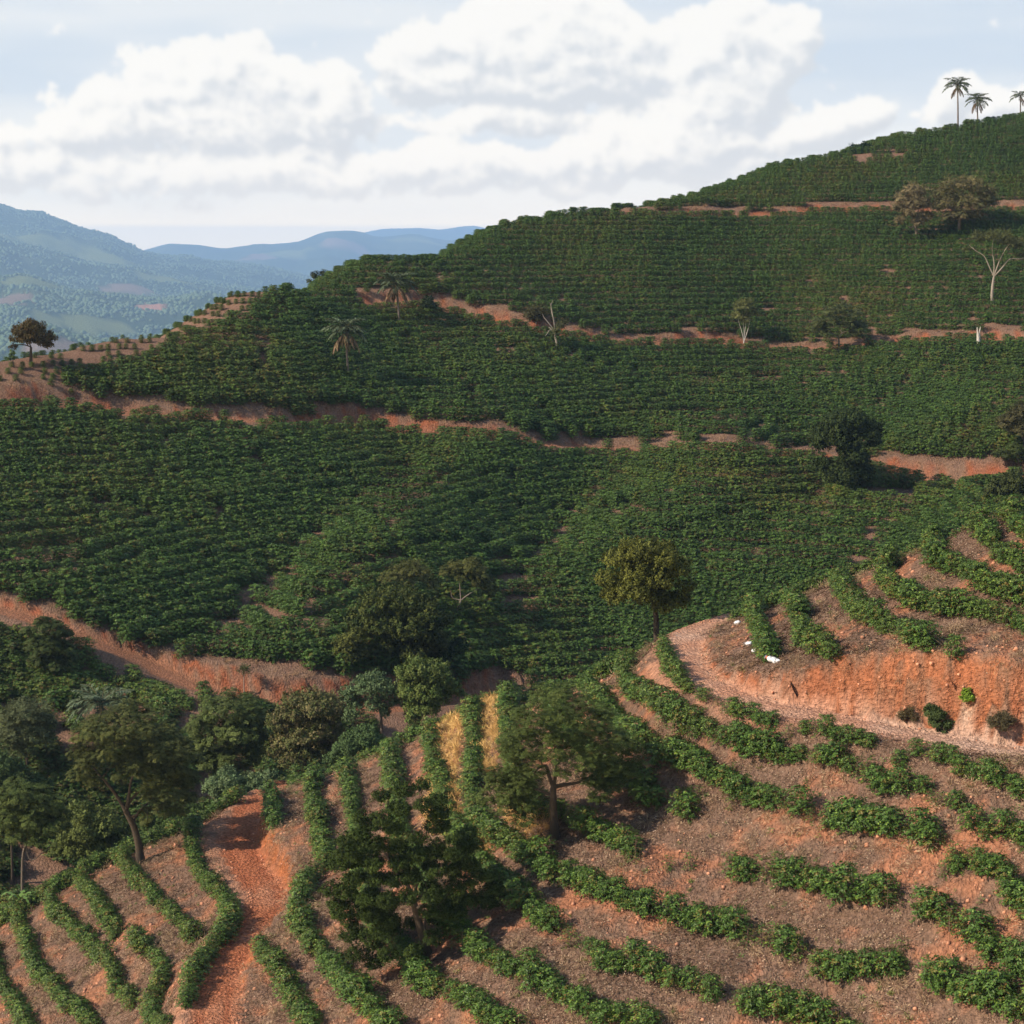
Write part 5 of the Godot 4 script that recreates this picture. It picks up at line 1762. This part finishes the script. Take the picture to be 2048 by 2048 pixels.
func frond(s: int, length: float, rise: float, fall: float, dead: bool) -> ArrayMesh:
	var r := RandomNumberGenerator.new()
	r.seed = s
	var g := Geo.new()
	var path := PackedVector3Array()
	var radii := PackedFloat32Array()
	var p := Vector3.ZERO
	var a := rise
	var steps := 12
	for k in steps + 1:
		path.append(p)
		radii.append(lerpf(0.045, 0.008, float(k) / steps))
		p += Vector3(0, sin(a), cos(a)) * length / steps
		a -= fall / steps
	var bark := Color(0.10, 0.085, 0.05) if not dead else Color(0.22, 0.15, 0.09)
	g.tube(path, radii, 4, bark)
	for k in 64:
		var t := 0.12 + 0.88 * (k / 2 + 0.5) / 32.0
		var f := t * steps
		var b := path[int(f)].lerp(path[mini(int(f) + 1, steps)], f - int(f))
		var dir := (path[mini(int(f) + 1, steps)] - path[mini(int(f), steps - 1)]).normalized()
		var side := 1.0 if k % 2 == 0 else -1.0
		var l := length * 0.26 * sin(PI * clampf(t * 0.85 + 0.12, 0.0, 1.0)) * r.randf_range(0.8, 1.15)
		var along := (Vector3(side, 0, 0) * r.randf_range(0.55, 0.9) + dir * 0.55 + Vector3(0, r.randf_range(-0.55, 0.25) - (0.5 if dead else 0.0), 0)).normalized()
		var c := Color(0.090, 0.118, 0.070) if not dead else Color(0.19, 0.135, 0.085)
		g.leaf(b, along, Vector3.UP, l, 0.10 * length / 2.6, 0.15, shade(c, r.randf_range(0.7, 1.35)), Vector3(0, 0.2, 0))
	return g.mesh()

func palm(called: String, label: String, foot_px: Array, crown_px: Array, length: float, fronds: int, dead: int, trunk: float, seed: int, dist := 0.0) -> void:
	var r := RandomNumberGenerator.new()
	r.seed = seed
	var foot := on_ground(foot_px[0], foot_px[1] + 4.0, 150.0)
	if dist > 0.0:
		foot = at_range(foot_px[0], foot_px[1], dist)
		foot.y = land(foot.x, foot.z)
	var d := Vector2(foot.x, foot.z).length()
	var top := at_range(crown_px[0], crown_px[1], d) - foot
	var root := thing(called, foot, label, "palm tree", "")
	var g := Geo.new()
	var path := smooth(PackedVector3Array([Vector3(0, -0.3, 0), top * 0.5 + Vector3(r.randf_range(-0.1, 0.1), 0, 0), top]), 6)
	var radii := PackedFloat32Array()
	for k in path.size():
		radii.append(trunk * lerpf(1.25, 0.8, float(k) / (path.size() - 1)) * (1.0 + 0.05 * sin(k * 2.2)))
	g.tube(path, radii, 8)
	part("trunk", g.mesh(), M.grey_bark, root)
	var kinds := [frond(seed * 10, length, 1.15, 1.5, false), frond(seed * 10 + 1, length, 0.75, 1.7, false), frond(seed * 10 + 2, length, 0.25, 1.5, false)]
	for k in fronds:
		var kind := 0 if k < fronds * 0.3 else 1 if k < fronds * 0.7 else 2
		var b := Basis(Vector3.UP, k * 2.4 + r.randf_range(-0.3, 0.3)).scaled(Vector3.ONE * r.randf_range(0.85, 1.1))
		part("frond", kinds[kind], M.tree_leaf, root, Transform3D(b, top))
	if dead:
		var hung := frond(seed * 10 + 3, length * 0.95, -0.55, 1.0, true)
		for k in dead:
			var b := Basis(Vector3.UP, k * 1.9 + r.randf_range(-0.4, 0.4)).scaled(Vector3.ONE * r.randf_range(0.7, 1.05))
			part("dead_frond", hung, M.tree_leaf, root, Transform3D(b, top - Vector3(0, 0.15, 0)))

func plant_palms() -> void:
	palm("palm_tree", "tallest palm on the hilltop skyline", [1916,254], [1915,172], 4.0, 18, 4, 0.17, 61)
	palm("palm_tree", "shorter palm with bushy crown beside the tallest hilltop palm", [1956,244], [1955,202], 4.3, 18, 5, 0.17, 62)
	palm("palm_tree", "small palm standing apart at the right end of the hilltop", [2041,226], [2041,194], 3.4, 12, 2, 0.15, 63)
	palm("palm_tree", "palm with drooping dead fronds just below the middle hillside road", [799,648], [792,568], 4.0, 24, 8, 0.17, 64)
	palm("palm_tree", "palm with slender trunk rising from the dense coffee field", [697,758], [692,662], 4.0, 26, 8, 0.16, 65)
	palm("palm_tree", "short bushy palm in the hollow below the valley road", [203,1450], [203,1412], 3.4, 24, 3, 0.2, 66, 168.0)

# ======================================================================== stumps, sacks, banana

func place_small_things() -> void:
	# white dead stump
	var foot := on_ground(1957, 700, 240.0)
	var root := thing("dead_stump", foot, "broken white dead tree stump with two prongs below the middle hillside road", "stump")
	var g := Geo.new()
	var m := foot.length() / FOCAL
	g.tube(PackedVector3Array([Vector3(0, -0.3, 0), Vector3(-0.05, 20 * m, 0), Vector3(-0.15, 32 * m, 0.05)]), PackedFloat32Array([0.36, 0.30, 0.27]), 8, Color.WHITE, 0.08)
	g.tube(PackedVector3Array([Vector3(-0.2, 30 * m, 0.05), Vector3(-0.35, 44 * m, 0.05)]), PackedFloat32Array([0.17, 0.07]), 6, Color.WHITE, 0.1)
	g.tube(PackedVector3Array([Vector3(0.0, 30 * m, 0.0), Vector3(0.2, 45 * m, 0.0)]), PackedFloat32Array([0.15, 0.05]), 6, Color.WHITE, 0.1)
	part("trunk", g.mesh(), M.dead_wood, root)
	# sacks of harvest
	sack([1547, 1322], 1.05, 2.7, 0.25, "large white sack with orange tie lying past the end of the short coffee row", true)
	sack([1497, 1288], 0.5, 2.6, 0.2, "crumpled small white sack in the middle of the short coffee row", false)
	sack([1511, 1302], 0.5, 0.5, 0.19, "small white sack near the lower end of the short coffee row", false)
	sack([1475, 1246], 0.5, 1.9, 0.2, "upright white sack at the upper end of the short coffee row", false)
	sack([1479, 1236], 0.45, 0.2, 0.18, "white sack behind the upright sack at the short row's upper end", false)
	# banana plant
	foot = at_range(36, 1752, 134.0)
	foot.y = land(foot.x, foot.z)
	root = thing("banana_plant", foot, "banana plant with broad pale leaves under the thin-stemmed tree", "banana plant")
	var r := RandomNumberGenerator.new()
	r.seed = 700
	g = Geo.new()
	g.tube(PackedVector3Array([Vector3(0, -0.2, 0), Vector3(0.05, 1.1, 0)]), PackedFloat32Array([0.14, 0.09]), 7, Color(0.16, 0.17, 0.07))
	part("stem", g.mesh(), M.tree_leaf, root)
	for k in 7:
		g = Geo.new()
		var a := k * 2.4
		var o := Vector3(cos(a), 0, sin(a))
		var last := Vector3(0.05, 1.05, 0)
		var rise := r.randf_range(0.7, 1.3)
		for j in 5:
			var dir := (o * cos(rise) + Vector3(0, sin(rise), 0)).normalized()
			g.leaf(last - dir * 0.06, dir, (Vector3.UP - o * 0.4).normalized(), 0.52, [0.2, 0.36, 0.42, 0.36, 0.2][j], 0.06, Color(0.10, 0.17, 0.045), Vector3.ZERO)
			last += dir * 0.36
			rise -= 0.38
		part("leaf", g.mesh(), M.leaf, root)

func sack(px: Array, length: float, turn: float, fat: float, label: String, big: bool) -> void:
	var foot := on_ground(px[0], px[1] + 3.0, 85.0)
	var root := thing("white_sack", foot + Vector3(0, fat * 0.55, 0), label, "sack")
	var lump := noise(801 + int(px[0]), 1.4, 3)
	var g := Geo.new()
	var rings := 16
	var sides := 14
	for a in rings + 1:
		var t := float(a) / rings
		# a filled body, a pinched neck and a flared mouth
		var rad := fat * (sin(PI * clampf(t * 1.12, 0.0, 1.0)) * 0.35 + 0.65) * smoothstep(0.0, 0.12, t + 0.02)
		if t > 0.8: rad = lerpf(fat * 0.75, fat * 0.22, smoothstep(0.8, 0.9, t)) + fat * 0.5 * smoothstep(0.92, 1.0, t)
		for s in sides:
			var e := TAU * s / sides
			var d := Vector3(0, sin(e) * 0.72, cos(e))
			var p := Vector3((t - 0.5) * length, 0, 0) + d * rad
			p += d * rad * 0.28 * lump.get_noise_3dv(p * 3.0)
			g.v.append(p)
			g.n.append(d.normalized())
			g.c.append(Color.WHITE)
	for a in rings:
		for s in sides:
			var p := a * sides + s
			var q := a * sides + (s + 1) % sides
			g.i.append_array(PackedInt32Array([p, p + sides, q, q, p + sides, q + sides]))
	var st := SurfaceTool.new()
	st.create_from(g.mesh(), 0)
	st.generate_normals()
	var slope := Basis(Vector3.UP, turn) * Basis(Vector3.FORWARD, -0.3 if big else 0.2)
	part("bag", st.commit(), M.sack, root, Transform3D(slope, Vector3.ZERO))
	if big:
		var ring := TorusMesh.new()
		ring.inner_radius = fat * 0.16
		ring.outer_radius = fat * 0.42
		ring.rings = 14
		ring.ring_segments = 6
		part("tie", ring, M.tie, root, Transform3D(slope * Basis(Vector3.FORWARD, PI / 2), slope * Vector3(length * 0.41, 0, 0)))
